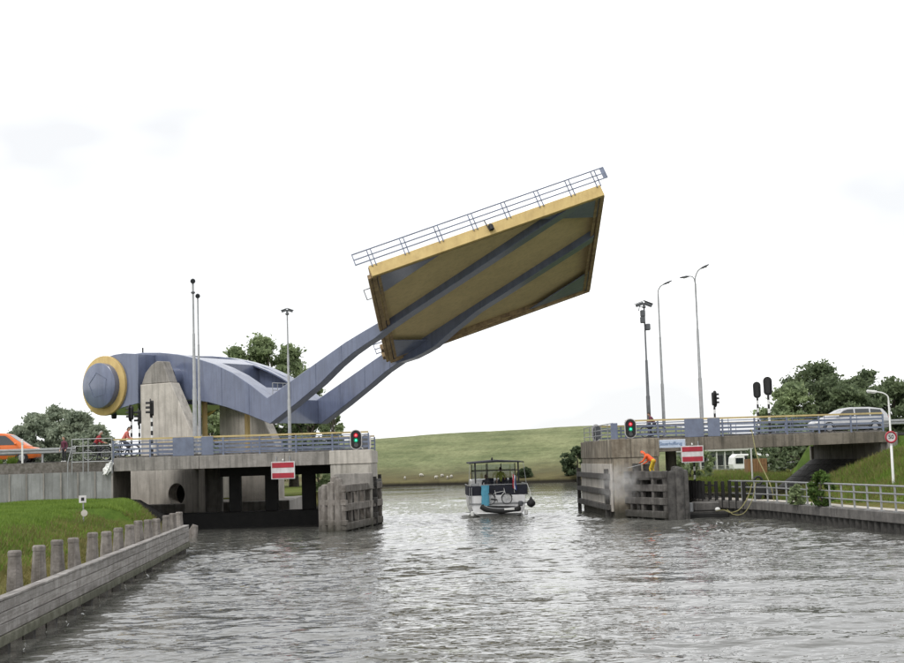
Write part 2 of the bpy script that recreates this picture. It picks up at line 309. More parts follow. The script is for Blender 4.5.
WL = {}
def _mesh(name, mb, mats, org, smooth, fix=True):
    me = bpy.data.meshes.new(name); v = np.array(mb.v) - np.asarray(org)
    me.from_pydata(v.tolist(), [], mb.f)
    if isinstance(mats, (str, bpy.types.Material)): mats = [mats]
    for q in mats: me.materials.append(MT[q] if isinstance(q, str) else q)
    if len(mats) > 1: me.polygons.foreach_set('material_index', mb.m)
    if fix:
        bm = bmesh.new(); bm.from_mesh(me); bmesh.ops.recalc_face_normals(bm, faces=bm.faces); bm.to_mesh(me); bm.free()
    if smooth: me.polygons.foreach_set('use_smooth', [True] * len(me.polygons)); 
    me.update()
    if smooth == 'auto': me.set_sharp_from_angle(angle=math.radians(38))
    return me
def tagit(o, label, cat, group=None, kind=None):
    if label: o['label'] = label
    if cat: o['category'] = cat
    if group: o['group'] = group
    if kind: o['kind'] = kind
def thing(name, loc, label, cat, group=None):
    o = bpy.data.objects.new(name, None); o.empty_display_size = .3; COL.objects.link(o); o.location = loc; WL[o] = np.asarray(loc, float); tagit(o, label, cat, group); return o
def solid(name, mb, mats, label=None, cat=None, group=None, kind=None, loc=None, smooth=False, bevel=0):
    """a top-level thing made of one mesh"""
    if loc is None:
        v = np.array(mb.v); loc = (v[:, 0].mean(), v[:, 1].mean(), v[:, 2].min())
    o = bpy.data.objects.new(name, _mesh(name, mb, mats, loc, smooth)); COL.objects.link(o); o.location = loc; WL[o] = np.asarray(loc, float); tagit(o, label, cat, group, kind); bev(o, bevel); return o
def bev(o, w):
    if w:
        b = o.modifiers.new('bevel', 'BEVEL'); b.width = w; b.segments = 1; b.limit_method = 'ANGLE'; b.angle_limit = math.radians(40)
def part(name, parent, mb, mats, smooth=False, label=None, bevel=0, kind=None):
    org = WL[parent]; o = bpy.data.objects.new(name, _mesh(name, mb, mats, org, smooth)); COL.objects.link(o); o.parent = parent; WL[o] = org
    if label: o['label'] = label
    if kind: o['kind'] = kind
    bev(o, bevel); return o
def piece(name, parent, mesh, loc, rot=(0, 0, 0), scale=None):
    """one of many alike pieces sharing mesh data"""
    o = bpy.data.objects.new(name, mesh); COL.objects.link(o); o.parent = parent; o.location = np.asarray(loc, float) - WL[parent]; o.rotation_euler = rot; WL[o] = np.asarray(loc, float)
    if scale: o.scale = scale
    return o
def dup(root, loc, rz=0, label=None, group=None):
    def cp(o, par):
        c = o.copy(); COL.objects.link(c); c.parent = par; WL[c] = np.asarray(loc, float)
        for ch in [q for q in bpy.data.objects if q.parent == o and q is not c]: cp(ch, c)
        return c
    c = cp(root, None); c.location = loc; c.rotation_euler = (0, 0, rz)
    if label: c['label'] = label
    if group: c['group'] = group
    return c
def arr(*p): return np.array(p, float)

# ------------------------------------------------------------------ ground heightfield
def sstep(t): t = np.clip(t, 0, 1); return t * t * (3 - 2 * t)
def hnoise(x, y):
    r = np.zeros_like(x)
    for i in range(14):
        th = i * 2.4; k = .25 * 1.28 ** i; r += np.sin(k * (x * math.cos(th) + y * math.sin(th)) + i * 1.7) / (1 + .6 * i)
    return r * .35
def fender_x(y): return -9.05 - (y - 29.42) * .0443
def left_edge(y):
    return np.interp(y, [-200, 29.4, 63.5, 66, 70, 76, 82, 83.6, 84, 88.4, 89.2, 103.5, 106, 112, 190, 194, 200], [1.0, -9.05, -10.56, -10.7, -11.1, -12.2, -13.6, -14.4, -18.2, -18.2, -21.9, -21.9, -16, -7.5, -7.0, -40, -220])
def right_edge(y):
    return np.interp(y, [-200, 60.9, 76.5, 83.9, 99, 120, 150, 185, 189, 196], [41.6, 20.9, 19.65, 17.75, 17.5, 18.2, 21.5, 26.5, 60, 220])
def height(x, y):
    n = hnoise(x, y)
    dl = left_edge(y) - x; dr = x - right_edge(y)
    z = np.full_like(x, -1.5)
    # left bank: low foot behind the timber wall, mound towards the retaining wall
    foot = np.where(y < 64.5, .75, .05)
    zl = foot + (2.05 - foot) * sstep(dl / np.where(y < 64.5, 6.0, 3.2)) - .5 * sstep((dl - 6) / 14) + .06 * n
    zl = np.where(dl < 0, -1.5, zl)
    emb = np.where((y > 84.0) & (y < 101), 4.3, np.where(y >= 101, 4.3 - 2.7 * sstep((y - 101) / 9), 0))
    embl = np.where(x < -18.0, emb, 0); zl = np.where((y > 84.0) & (dl > 0), np.maximum(np.where(x < -18.0, embl, 1.4), 1.4 + .08 * n), zl)
    z = np.maximum(z, zl)
    # right bank: quay, path, slope up to the road
    zr = np.where(dr > 0, .86, -1.5)
    slope = np.where((y > 82.6) & (y < 99), np.clip((x - 26.1) * .735, 0, 2.0) + np.where(x > 29.4, 1.4, 0), np.where(y >= 99, 0, np.clip((x - 22.0) * .41, 0, 3.42)))
    zr = np.where(dr > 1.5, np.maximum(zr, .9 + slope * np.where(y < 100, 1, 0) + .07 * n * (dr > 2.2)), zr)
    back = 1.65 + .06 * n
    zr = np.where((y > 99) & (dr > 1), np.maximum(zr, back * sstep((y - 99) / 6) + .9 * (1 - sstep((y - 99) / 6))), zr)
    zr = np.where((x > 29.5) & (y >= 99), np.maximum(zr, 4.32 - 2.7 * sstep((y - 101) / 9)), zr)
    z = np.maximum(z, zr)
    # far dike
    ys = 208.0 - .42 * (x - 5); s = y - ys
    top = np.interp(x, [-400, -60, -6, 8, 28, 40, 62, 90, 400], [3, 6.2, 7.75, 8.15, 8.5, 8.2, 4.5, 2.5, 2.0])
    zd = np.where(s < 0, -1.5, .35 + (top - .35) * sstep((s + 3) / 33) * 1.0)
    zd = np.where(s > 40, 1.6 + (top - 1.6) * (1 - sstep((s - 40) / 40)), zd) + np.where(s > 1, .10 * n, 0)
    z = np.where(y > 150, np.maximum(z, zd), z)
    return z
def axis_pts(segs):
    out = []
    for a, b, st in segs: out += list(np.arange(a, b - 1e-6, st))
    return np.array(sorted(set(np.round(out + [segs[-1][1]], 3))))
gx = axis_pts([(-3000, -400, 400), (-400, -100, 20), (-100, -40, 4), (-40, -24, 1), (-24, 34, .45), (34, 60, 1.5), (60, 120, 4), (120, 400, 20), (400, 3000, 400)])
gy = axis_pts([(-200, 0, 25), (0, 24, 3), (24, 62, .8), (62, 83.5, .5), (83.5, 84.3, .12), (84.3, 102, 1), (102, 120, 1.5), (120, 188, 4), (188, 250, 1.2), (250, 300, 5), (300, 600, 50), (600, 5000, 400)])
X, Y = np.meshgrid(gx, gy); Z = height(X, Y)
nx, ny = len(gx), len(gy); idx = np.arange(nx * ny).reshape(ny, nx)
mb = MB(); mb.v = np.stack([X.ravel(), Y.ravel(), Z.ravel()], 1); q = np.stack([idx[:-1, :-1], idx[:-1, 1:], idx[1:, 1:], idx[1:, :-1]], -1).reshape(-1, 4)
me = bpy.data.meshes.new('ground'); me.from_pydata(mb.v.tolist(), [], q.tolist()); me.materials.append(MT['ground']); me.polygons.foreach_set('use_smooth', [True] * len(me.polygons))
g = bpy.data.objects.new('ground', me); COL.objects.link(g); tagit(g, 'grassy canal banks, land and far green dike', None, kind='structure')
def gz(x, y): return float(height(np.array([float(x)]), np.array([float(y)]))[0])

# ------------------------------------------------------------------ water with real waves
wx = axis_pts([(-600, -60, 30), (-60, -24, 2), (-24, 34, .17), (34, 60, 2), (60, 600, 30)])
wy = axis_pts([(-200, 0, 20), (0, 16, 1.5), (16, 60, .15), (60, 100, .19), (100, 150, .5), (150, 260, 2)])
X, Y = np.meshgrid(wx, wy)
fall = np.clip((30 - np.abs(X - 4)) / 4, 0, 1) * np.clip((Y - 8) / 8, 0, 1) * np.clip((148 - Y) / 40, 0, 1)
Zw = np.zeros_like(X)
for i in range(64):
    lam = .5 * (9.0 ** (rng.random() ** 1.2)); k = 2 * math.pi / lam
    th = rng.normal(math.radians(82), math.radians(42))
    amp = .0033 * lam ** .70 * (.5 + rng.random())
    ph = rng.random() * 6.28
    wob = .35 * np.sin(X * .11 + i) + .35 * np.sin(Y * .09 + 2 * i)
    Zw += amp * np.sin(k * (X * math.cos(th) + Y * math.sin(th)) + ph + wob)
env = .80 + .45 * np.sin(X * .16 + 1.1 * np.sin(Y * .07)) * np.sin(Y * .10 + .8 * np.sin(X * .13))
Zw *= env
# wake of the boat: two diverging arms and a band of transverse waves behind the stern at (5.65, 92)
bx, by = 5.65, 92.0; back_ = by - Y
for sgn in (-1, 1):
    dd = (X - bx) * sgn - 2.0 - back_ * .36
    Zw += np.where(back_ > -8, .085 * np.exp(-(dd / 1.6) ** 2) * np.sin(dd * 2.7) * np.exp(-np.clip(back_, 0, 99) / 55), 0)
Zw += np.where((back_ > 0), .035 * np.exp(-((X - bx) / (1.6 + .12 * np.clip(back_, 0, 99))) ** 2) * np.sin(back_ * 2.0 + .5 * np.sin(X * .8)) * np.exp(-np.clip(back_, 0, 99) / 26), 0)
# long low swells from an earlier boat, lower right
dd = (X - 12) * .42 + (Y - 34) * .91
Zw += .045 * np.sin(dd * 1.55 + .5 * np.sin(X * .35)) * np.exp(-((X - 9) / 8) ** 2) * np.exp(-((Y - 36) / 13) ** 2)
Zw *= fall
nx, ny = len(wx), len(wy); idx = np.arange(nx * ny).reshape(ny, nx)
q = np.stack([idx[:-1, :-1], idx[:-1, 1:], idx[1:, 1:], idx[1:, :-1]], -1).reshape(-1, 4)
me = bpy.data.meshes.new('water'); vv = np.stack([X.ravel(), Y.ravel(), Zw.ravel()], 1).astype(np.float32)
me.vertices.add(len(vv)); me.vertices.foreach_set('co', vv.ravel()); me.loops.add(q.size); me.loops.foreach_set('vertex_index', q.ravel().astype(np.int32))
me.polygons.add(len(q)); me.polygons.foreach_set('loop_start', np.arange(0, q.size, 4, dtype=np.int32)); me.polygons.foreach_set('use_smooth', np.ones(len(q), bool)); me.update(calc_edges=True)
me.materials.append(MT['water']); w = bpy.data.objects.new('water', me); COL.objects.link(w); tagit(w, 'rippled grey canal water', None, kind='structure')

# ------------------------------------------------------------------ roads (setting)
RZL, RZR, YN, YF = 4.48, 4.64, 83.7, 98.7
solid('road', MB().box(-400, -17.6, 85.6, 97.6, 4.30, 4.42), 'asphalt', 'asphalt road of the left approach', kind='structure')
solid('road', MB().box(29.0, 400, 85.6, 97.6, 4.40, 4.56), 'asphalt', 'asphalt road of the right approach', kind='structure')
solid('verge', MB().box(-60, -17.62, 83.95, 85.55, 3.4, 4.36), 'gravel', 'gravel verge above the panelled retaining wall', kind='structure')

# ------------------------------------------------------------------ the moving bridge
A_, B_, D_ = arr(-1.89441, 83.30771, 14.79162), arr(12.34231, 83.88624, 19.48002), arr(-1.11207, 97.70048, 10.63999)
ex = (B_ - A_) / 15; ey = (D_ - A_) / 15; ex /= np.linalg.norm(ex); ey /= np.linalg.norm(ey); ez = np.cross(ex, ey)
def dk(x, y, z): return A_ + ex * x + ey * y + ez * z      # deck frame: x along the road, y away, z out of the road surface
aa = arr(.83, -.558, 0); aa /= np.linalg.norm(aa); uu = arr(-aa[1], aa[0], 0); NN = arr(-1.02, 91.37, 0)
def ap(p, z, o): return NN + aa * p + uu * o + arr(0, 0, z)  # arm frame: p along the arms, o along the hinge axis
base = ap(-18.5, 0, 3); base[2] = 0.0
br = thing('bascule_bridge', tuple(base), 'raised yellow-edged square road deck on bent blue arms with a drum counterweight', 'drawbridge')
# deck plate and frame
TH = .74
deck = part('deck', br, MB().obox(dk(7.5, 7.5, TH - .10), ex, ey, ez, 7.42, 7.42, .10), 'under')
part('road_surface', deck, MB().obox(dk(7.5, 7.5, TH + .016), ex, ey, ez, 7.40, 7.40, .012), 'asphalt')
part('soffit', deck, MB().obox(dk(7.5, 7.5, .50), ex, ey, ez, 7.2, 7.2, .05), 'under')
part('side_beam', deck, MB().obox(dk(7.5, 0, TH / 2), ex, ey, ez, 7.5, .12, TH / 2), 'yellow', label='ochre yellow side beam facing the water', bevel=.02)
part('side_beam', deck, MB().obox(dk(7.5, 15, TH / 2), ex, ey, ez, 7.5, .12, TH / 2), 'under_frame', bevel=.02)
part('end_beam', deck, MB().obox(dk(.1, 7.5, TH / 2 + .02), ex, ey, ez, .14, 7.37, TH / 2), 'under_frame', bevel=.02)
part('end_beam', deck, MB().obox(dk(14.9, 7.5, TH / 2 + .02), ex, ey, ez, .14, 7.37, TH / 2), 'under_frame', bevel=.02)
part('end_plate', deck, MB().obox(dk(-.16, 7.5, .18), ex, ey, ez, .10, 7.3, .14), 'under_frame', bevel=.02)
for x0 in (.42, 14.58): part('flange', deck, MB().obox(dk(x0, 7.5, .115), ex, ey, ez, .10, 7.1, .03), 'under_frame')
for y0 in (.30, 14.70): part('flange', deck, MB().obox(dk(7.5, y0, .117), ex, ey, ez, 7.1, .08, .03), 'under_frame')
# corner gusset plates, blue-grey
for tri in (((.3, .2), (4.6, .2), (.3, 3.1)), ((14.75, .2), (10.6, .2), (14.75, 3.0)), ((14.75, 14.8), (14.75, 11.6), (10.2, 14.8)), ((.3, 14.8), (4.2, 14.8), (.3, 11.2))):
    part('gusset', deck, MB().prism(tri, lambda p, q, d: dk(p, q, d), .10, .16), 'blue')
# brackets / shock blocks on the left end, tiny sign bracket
for yy in (9.6, 12.9, 14.3): part('bearing_block', deck, MB().obox(dk(-.32, yy, .42), ex, ey, ez, .10, .30, .20), 'under_frame', bevel=.02)
part('bracket', deck, MB().tube([dk(-.1, 4.2, .5), dk(-.55, 4.2, .5), dk(-.55, 4.2, 1.2), dk(-.1, 4.2, 1.2)], .035, 6), 'pole_dark')
# road railings on the deck
def deck_rail(y0, side):
    r = part('railing', br, MB().beam(dk(-.7, y0, TH + 1.02), dk(15.6, y0, TH + 1.02), .07, .06, ez), 'blue_rail')
    for h in (.30, .64): part('rail', r, MB().beam(dk(-.7, y0, TH + h), dk(15.6, y0, TH + h), .06, .06, ez), 'blue_rail')
    for x in (.35, 2.45, 4.65, 6.85, 9.0, 11.15, 13.2, 14.9):
        for dx in (-.12, .12): part('post', r, MB().beam(dk(x + dx, y0, TH - .12), dk(x + dx, y0, TH + 1.0), .06, .065, ex), 'blue_rail')
    for x in (-.7, 15.6): part('end_post', r, MB().beam(dk(x, y0, TH + .26), dk(x, y0, TH + 1.05), .06, .06, ex), 'blue_rail')
    part('end_panel', r, MB().obox(dk(15.5, y0, TH + .66), ex, ey, ez, .14, .025, .36), 'blue_rail')
deck_rail(-.16, -1); deck_rail(15.16, 1)
nl = part('navigation_lamp', br, MB().lathe(dk(7.75, -.34, .40), ez, [(-.25, .06), (-.2, .16), (.1, .16), (.16, .10), (.22, .04)], 12), 'black', smooth='auto')
part('lamp_bracket', nl, MB().beam(dk(7.6, -.3, .2), dk(7.55, -.12, 1.0), .06, .06, ex), 'black')
# arms
SL = .4535
def us(p): return 12.61 + SL * p            # soffit height along the near arm plane
top_n = [(-24.3, 12.26), (-22.3, 12.36), (-20.5, 12.24), (-18.7, 11.98), (-17, 11.60), (-15.3, 11.08), (-13.62, 10.36), (-12, 9.43), (-10.49, 8.41)]
def arm_poly(end, off, far):
    # off: soffit height offset of this arm plane against the near one
    t = list(top_n) + [(-8.2, 9.55), (-5.81, 10.75), (-3.68, 11.80), (-2.2, 12.42 + off * .5), (-1.0, 12.90 + off), (.2, us(.2) + .74 + off), (end, us(end) + .60 + off)]
    b_ = [(end, us(end) + .05 + off), (3.2, us(3.2) + .05 + off), (1.2, us(1.2) + .03 - .25 * far + off), (-.3, us(-.3) - .02 - .5 * far + off), (-1.2, 11.92 - .42 * far + off * .8), (-2.1, 11.52 - .45 * far + off * .5), (-3.2, 10.96 - .30 * far), (-4.4, 10.22 - .15 * far), (-5.86, 9.16), (-8, 7.88), (-10.27, 6.62),
          (-12.22, 7.33), (-14.2, 7.95), (-15.9, 8.38), (-17.4, 8.62), (-19.5, 8.70), (-22.0, 8.55), (-24.3, 8.0)]
    return t + b_
AW = .88
SEP = 5.66
def end_p(o, which):
    # where the line of an arm side meets the side beam ('y') or the right end beam ('x') of the deck
    P0_, P1_ = ap(0, us(0), o), ap(10, us(10), o); f = (lambda P: (P - A_) @ ey - .10) if which == 'y' else (lambda P: 14.80 - (P - A_) @ ex)
    a0, a1 = f(P0_), f(P1_); return 10 * a0 / (a0 - a1)
def arm(o0, which, off, far):
    e0, e1 = end_p(o0, which), end_p(o0 + AW, which); end = e0; poly = arm_poly(end, off, far); n = len(top_n); m_ = len(poly)
    mbx = MB(); fn = lambda p, z, o: ap(p, z, o)
    # strips so that the concave outline triangulates cleanly: pair top and bottom chains
    P = np.array(poly); top = P[:n + 7]; bot = P[n + 7:][::-1]
    ps = sorted(set(np.round(np.concatenate([top[:, 0], bot[:, 0]]), 3)))
    tz = np.interp(ps, top[:, 0], top[:, 1]); bz = np.interp(ps, bot[:, 0], bot[:, 1])
    k = len(ps); vs = [fn(p + (e1 - e0 if (p == ps[-1] and o > o0) else 0), z + (SL * (e1 - e0) if (p == ps[-1] and o > o0) else 0), o) for o in (o0, o0 + AW) for zz in (tz, bz) for p, z in zip(ps, zz)]
    fs = []
    T0, B0, T1, B1 = 0, k, 2 * k, 3 * k
    for i in range(k - 1):
        fs += [(T0 + i, B0 + i, B0 + i + 1, T0 + i + 1), (T1 + i, T1 + i + 1, B1 + i + 1, B1 + i), (T0 + i, T0 + i + 1, T1 + i + 1, T1 + i), (B0 + i, B1 + i, B1 + i + 1, B0 + i + 1)]
    fs += [(T0, T1, B1, B0), (T0 + k - 1, B0 + k - 1, B1 + k - 1, T1 + k - 1)]
    mbx.add(vs, fs); return mbx
def seams(arm_ob, o, off, far):
    P = np.array(arm_poly(11, off, far)); n = len(top_n); top, bot = P[:n + 7], P[n + 7:][::-1]
    for p in (-19.9, -17.2, -14.6, -12.1, -8.4, -6.2, -4.0):
        zt_, zb_ = np.interp(p, top[:, 0], top[:, 1]), np.interp(p, bot[:, 0], bot[:, 1]); part('weld_seam', arm_ob, MB().beam(ap(p, zb_ + .02, o - .004), ap(p, zt_ - .02, o - .004), .035, .012, uu), 'blue_seam')
offF = float((lambda P: A_[2] + (-(ez[0] * (P[0] - A_[0]) + ez[1] * (P[1] - A_[1])) / ez[2]))(ap(0, 0, SEP + .4)) - us(0))
offN = float((lambda P: A_[2] + (-(ez[0] * (P[0] - A_[0]) + ez[1] * (P[1] - A_[1])) / ez[2]))(ap(0, 0, .4)) - us(0))
a_n = part('arm', br, arm(0, 'y', offN, 0), 'blue', bevel=.03, label='near blue lifting arm running diagonally under the deck')
a_f = part('arm', br, arm(SEP, 'x', offF, 1), 'blue', bevel=.03, label='far blue lifting arm running diagonally under the deck')
seams(a_n, 0, offN, 0); seams(a_f, SEP, offF, 1)
def cross(p0, p1, z0a, z0b, z1a, z1b, nm='cross_beam'):
    """box between the arms: bottom/top heights at p0 and p1"""
    return part(nm, br, MB().prism([(p0, z0a), (p1, z0b), (p1, z1b), (p0, z1a)], lambda p, z, o: ap(p, z, o), AW - .01, SEP + .01), 'blue', bevel=.02)
cross(-11.75, -10.42, 7.2, 6.66, 9.26, 8.36)
cross(-17.6, -15.9, 9.4, 9.2, 11.74, 11.24)
cross(-21.8, -19.8, 9.0, 9.0, 12.30, 12.10)
# inner edge strips along the opening (frame of the pale top surface)
for o0 in (AW - .01, SEP - .62):
    part('top_flange', br, MB().add([ap(p, np.interp(p, [q[0] for q in top_n], [q[1] for q in top_n]) - dz, o) for o in (o0, o0 + .63) for dz in (0.012, .12) for p in (-15.9, -14.6, -13.3, -11.75)],
         [(0, 1, 9, 8), (1, 2, 10, 9), (2, 3, 11, 10), (4, 12, 13, 5), (5, 13, 14, 6), (6, 14, 15, 7), (0, 4, 5, 1), (1, 5, 6, 2), (2, 6, 7, 3), (8, 9, 13, 12), (9, 10, 14, 13), (10, 11, 15, 14), (0, 8, 12, 4), (3, 7, 15, 11)]), 'blue')
# inspection railing by the bend
ir = part('inspection_railing', br, MB().tube([ap(-10.75, 9.5, .95), ap(-10.75, 9.5, 4.6)], .035, 6), 'galv')
part('rail', ir, MB().tube([ap(-10.75, 9.0, .95), ap(-10.75, 9.0, 4.6)], .03, 6), 'galv')
for o in (.95, 1.5, 2.1, 3.0, 3.8, 4.6): part('post', ir, MB().tube([ap(-10.75, 8.45, o), ap(-10.75, 9.5, o)], .03, 6), 'galv')
# counterweight drum
cwp, cwz = -24.25, 9.96
stad = [(cwp + 2.15 * math.cos(t_), cwz + 2.15 * math.sin(t_)) for t_ in np.linspace(math.radians(82), math.radians(268), 30)] + [(-22.4, 8.30), (-20.95, 8.52), (-20.95, 12.10), (-22.4, 12.24), (-23.3, 12.20)]
cw = part('counterweight', br, MB().prism(stad, lambda p, z, o: ap(p, z, o), -1.78, 8.32), 'blue', smooth='auto', bevel=.03)
part('ring', cw, MB().lathe(ap(cwp, cwz, -2.0), uu, [(0, 2.14), (.03, 2.19), (.24, 2.20), (.27, 2.14)], 48), 'yellow', smooth='auto', label='ochre yellow ring round the drum end')
part('end_disc', cw, MB().lathe(ap(cwp, cwz, -2.5), uu, [(0, 1.58), (.05, 1.65), (.54, 1.66)], 48), 'blue', smooth='auto')
hp = []
for k in range(5): t = math.radians(100 + 72 * k); hp.append((cwp + .95 * math.cos(t), cwz + .95 * math.sin(t)))
for k in range(5): part('seam', cw, MB().beam(ap(*hp[k], -2.508), ap(*hp[(k + 1) % 5], -2.508), .03, .02, uu), 'blue_seam')
part('ring', cw, MB().lathe(ap(cwp, cwz, 8.36), uu, [(0, 2.16), (.03, 2.22), (.24, 2.22), (.27, 2.16)], 48), 'yellow', smooth='auto')
for p_, o_q in ((-22.9, .5), (-21.3, .3), (-24.3, -.9)): part('buffer', br, MB().lathe(ap(p_, 7.55, o_q), (0, 0, 1), [(0, .16), (.1, .2), (1.0, .2)], 10), 'black', smooth='auto')
part('deflector', br, MB().tube([ap(-22.5, 12.3, .3), ap(-22.5, 12.75, .3)], .06, 6), 'black')
# hinge housings
for o, w_ in ((-.78, .79), (SEP + AW - .01, .16)): part('hinge_boss', br, MB().lathe(ap(-19.0, 10.3, o), uu, [(0, .75), (w_, .75)], 24), 'blue', smooth='auto')

# pylons
PT = .95
def pylon(o0, label, hole):
    c = ap(-18, -1.5, o0 + .8); t = thing('pylon', (c[0], c[1], 0.0), label, 'pylon', 'concrete pylons of the drawbridge')
    shaft = [(-20.8, 4.2), (-20.8, 9.85), (-17.86, 9.85), (-15.3, 5.2), (-15.3, 4.2)]
    sh = part('shaft', t, MB().prism(shaft, lambda p, z, o: ap(p, z, o), o0, o0 + PT), 'concrete_pale', bevel=.05)
    part('head', t, MB().prism([(-20.72, 9.86), (-20.35, 10.65), (-19.75, 11.2), (-19.2, 11.46), (-18.66, 11.42), (-17.95, 9.86)], lambda p, z, o: ap(p, z, o), o0 + .05, o0 + PT - .05), 'concrete', bevel=.05)
    bm_ = MB(); n = 24; cp, cz, r = -17.4, 1.95, .78
    if hole:
        # wall with a round opening: fan between the square outline and the circle
        P0, P1, Z0, Z1 = -22.2, -15.3, -1.5, 4.2
        sq = []; ci = []
        for k in range(n):
            th = 2 * math.pi * k / n; c_, s_ = math.cos(th), math.sin(th)
            tx = ((P1 - cp) if c_ > 0 else (cp - P0)) / max(abs(c_), 1e-6); ty = ((Z1 - cz) if s_ > 0 else (cz - Z0)) / max(abs(s_), 1e-6); tt = min(tx, ty)
            sq.append((cp + c_ * tt, cz + s_ * tt)); ci.append((cp + c_ * r, cz + s_ * r))
        for pt in ((P0, Z0), (P0, Z1), (P1, Z0), (P1, Z1)):
            k = min(range(n), key=lambda i: (sq[i][0] - pt[0]) ** 2 + (sq[i][1] - pt[1]) ** 2); sq[k] = pt
        vs = [ap(p, z, o0 + d) for d in (0, PT) for ring in (sq, ci) for p, z in ring]; fs = []
        for k in range(n):
            j = (k + 1) % n; fs += [(k, j, n + j, n + k), (2 * n + k, 3 * n + k, 3 * n + j, 2 * n + j), (n + k, n + j, 3 * n + j, 3 * n + k), (k, 2 * n + k, 2 * n + j, j)]
        bm_.add(vs, fs)
        part('hole_back', t, MB().lathe(ap(cp, cz, o0 + PT - .1), uu, [(0, .8), (.06, .8)], 20), 'steel_shade')
    else: bm_.prism([(-22.2, -1.5), (-15.3, -1.5), (-15.3, 4.2), (-22.2, 4.2)], lambda p, z, o: ap(p, z, o), o0, o0 + PT)
    part('foot', t, bm_, 'concrete_pale')
    return t
pylon(-1.75, 'near tapered concrete pylon with round hole in its foot beside the drum', True)
pylon(SEP + AW + .15, 'far tapered concrete pylon half hidden behind the blue arms', False)
# yellow lifting cylinders between the arms
for i, (px, lb) in enumerate(((205, 'ochre steel strut under the arms nearer the pylon'), (247.5, 'ochre steel strut under the arms nearer the bend'))):
    P = at_y(px, 430, 103.0 if i == 0 else 101.0); zt = 8.6 if i == 0 else 8.2
    t = thing('support_strut', (P[0], P[1], 1.3), lb, 'strut', 'ochre struts under the lifting arms')
    part('post', t, MB().tube([(P[0], P[1], 1.3), (P[0], P[1], zt)], .20, 12), 'yellow', smooth='auto')
    part('pedestal', t, MB().box(P[0] - (.6 if i == 0 else 1.3), P[0] + (.6 if i == 0 else 1.5), P[1] - .5, P[1] + .5, 1.2, 4.5), 'concrete_pale', bevel=.03)
solid('machine_plinth', MB().box(-22, -8.5, 99.2, 112, -1.5, 1.30), 'concrete', 'low concrete machine plinth behind the left road span', 'plinth', bevel=.04)

# ------------------------------------------------------------------ fixed spans
def span(x0, x1, z, th0, th1, label, mat_):
    t = thing('fixed_span', ((x0 + x1) / 2, (YN + YF) / 2, z - 1), label, 'bridge span')
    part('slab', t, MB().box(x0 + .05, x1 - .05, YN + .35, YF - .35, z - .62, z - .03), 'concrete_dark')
    part('road_surface', t, MB().box(x0 + .1, x1 - .1, YN + 1.9, YF - 1.9, z - .028, z + .03), 'asphalt')
    for y0, y1 in ((YN, YN + .34), (YF - .34, YF)):
        # edge beams in lengths, thinning towards the bank where the photograph shows it
        n = 3; 
        for k in range(n):
            xa, xb = x0 + (x1 - x0) * k / n + .008, x0 + (x1 - x0) * (k + 1) / n - .008
            ta, tb = np.interp(xa, [x0, x1], [th0, th1]), np.interp(xb, [x0, x1], [th0, th1])
            part('edge_beam', t, MB().add([(xa, y0, z - ta), (xb, y0, z - tb), (xb, y1, z - tb), (xa, y1, z - ta), (xa, y0, z), (xb, y0, z), (xb, y1, z), (xa, y1, z)],
                 [(0, 3, 2, 1), (4, 5, 6, 7), (0, 1, 5, 4), (1, 2, 6, 5), (2, 3, 7, 6), (3, 0, 4, 7)]), mat_, bevel=.02)
    for y0 in (YN + .40, YF - 1.85): part('kerb', t, MB().box(x0 + .1, x1 - .1, y0, y0 + 1.44, z - .028, z + .10), 'concrete')
    return t
span(-17.5, -2.35, RZL, .78, .78, 'left fixed concrete road span below the blue arms', 'concrete')
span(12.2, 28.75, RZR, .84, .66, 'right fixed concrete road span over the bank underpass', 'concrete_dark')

# piers at the passage
lp = thing('bridge_pier', (-3.5, 91, -1.5), 'pale concrete pier at the left side of the boat passage', 'pier', None)
part('upper_block', lp, MB().box(-4.75, -2.22, YN - .12, YF + .1, 3.70, RZL + .04), 'concrete_pale', bevel=.03)
part('body', lp, MB().box(-4.7, -2.27, YN - .07, YF + .05, -1.5, 3.69), 'concrete_pier', bevel=.03)
part('ledge', lp, MB().box(-4.45, -2.19, YN - .75, YN - .08, 2.2, 3.15), 'concrete', bevel=.03)
rp_ = thing('bridge_pier', (13.6, 91, -1.5), 'stained concrete pier at the right side of the boat passage', 'pier', None)
part('upper_block', rp_, MB().box(12.1, 14.95, YN - .12, YF + .1, 3.55, RZR + .03), 'concrete_stain', bevel=.03)
part('body', rp_, MB().box(12.16, 14.9, YN - .07, YF + .05, -1.5, 3.54), 'concrete_stain', bevel=.03)
for k in range(5):
    y0 = YN + .25 + k * 2.95; part('face_panel', rp_, MB().box(12.02, 12.155, y0, y0 + 2.75, .35, 3.2), 'concrete_pale', bevel=.02)
# timber rubbing strakes on the passage face of each pier
def strakes(x, sgn, label, y0=YN + .6):
    t = thing('pier_fender', (x, 91, 0), label, 'timber fender')
    for z in (.45, 1.35, 2.3): part('strake', t, MB().box(min(x, x + sgn * .28), max(x, x + sgn * .28), y0, YF + .3, z, z + .32), 'wood_dark', bevel=.02)
    for k in range(2):
        yy = (y0 + .5, YF + .05)[k]; xx = x + sgn * .14; part('pile', t, MB().box(xx - .12, xx + .12, yy, yy + .26, -1.4, 2.9), 'wood_dark')
strakes(12.02, -1, 'dark timber strakes along the passage side of the stained right pier')
strakes(-2.27, 1, 'dark timber strakes along the passage side of the pale left pier')
rb = np.random.default_rng(5)

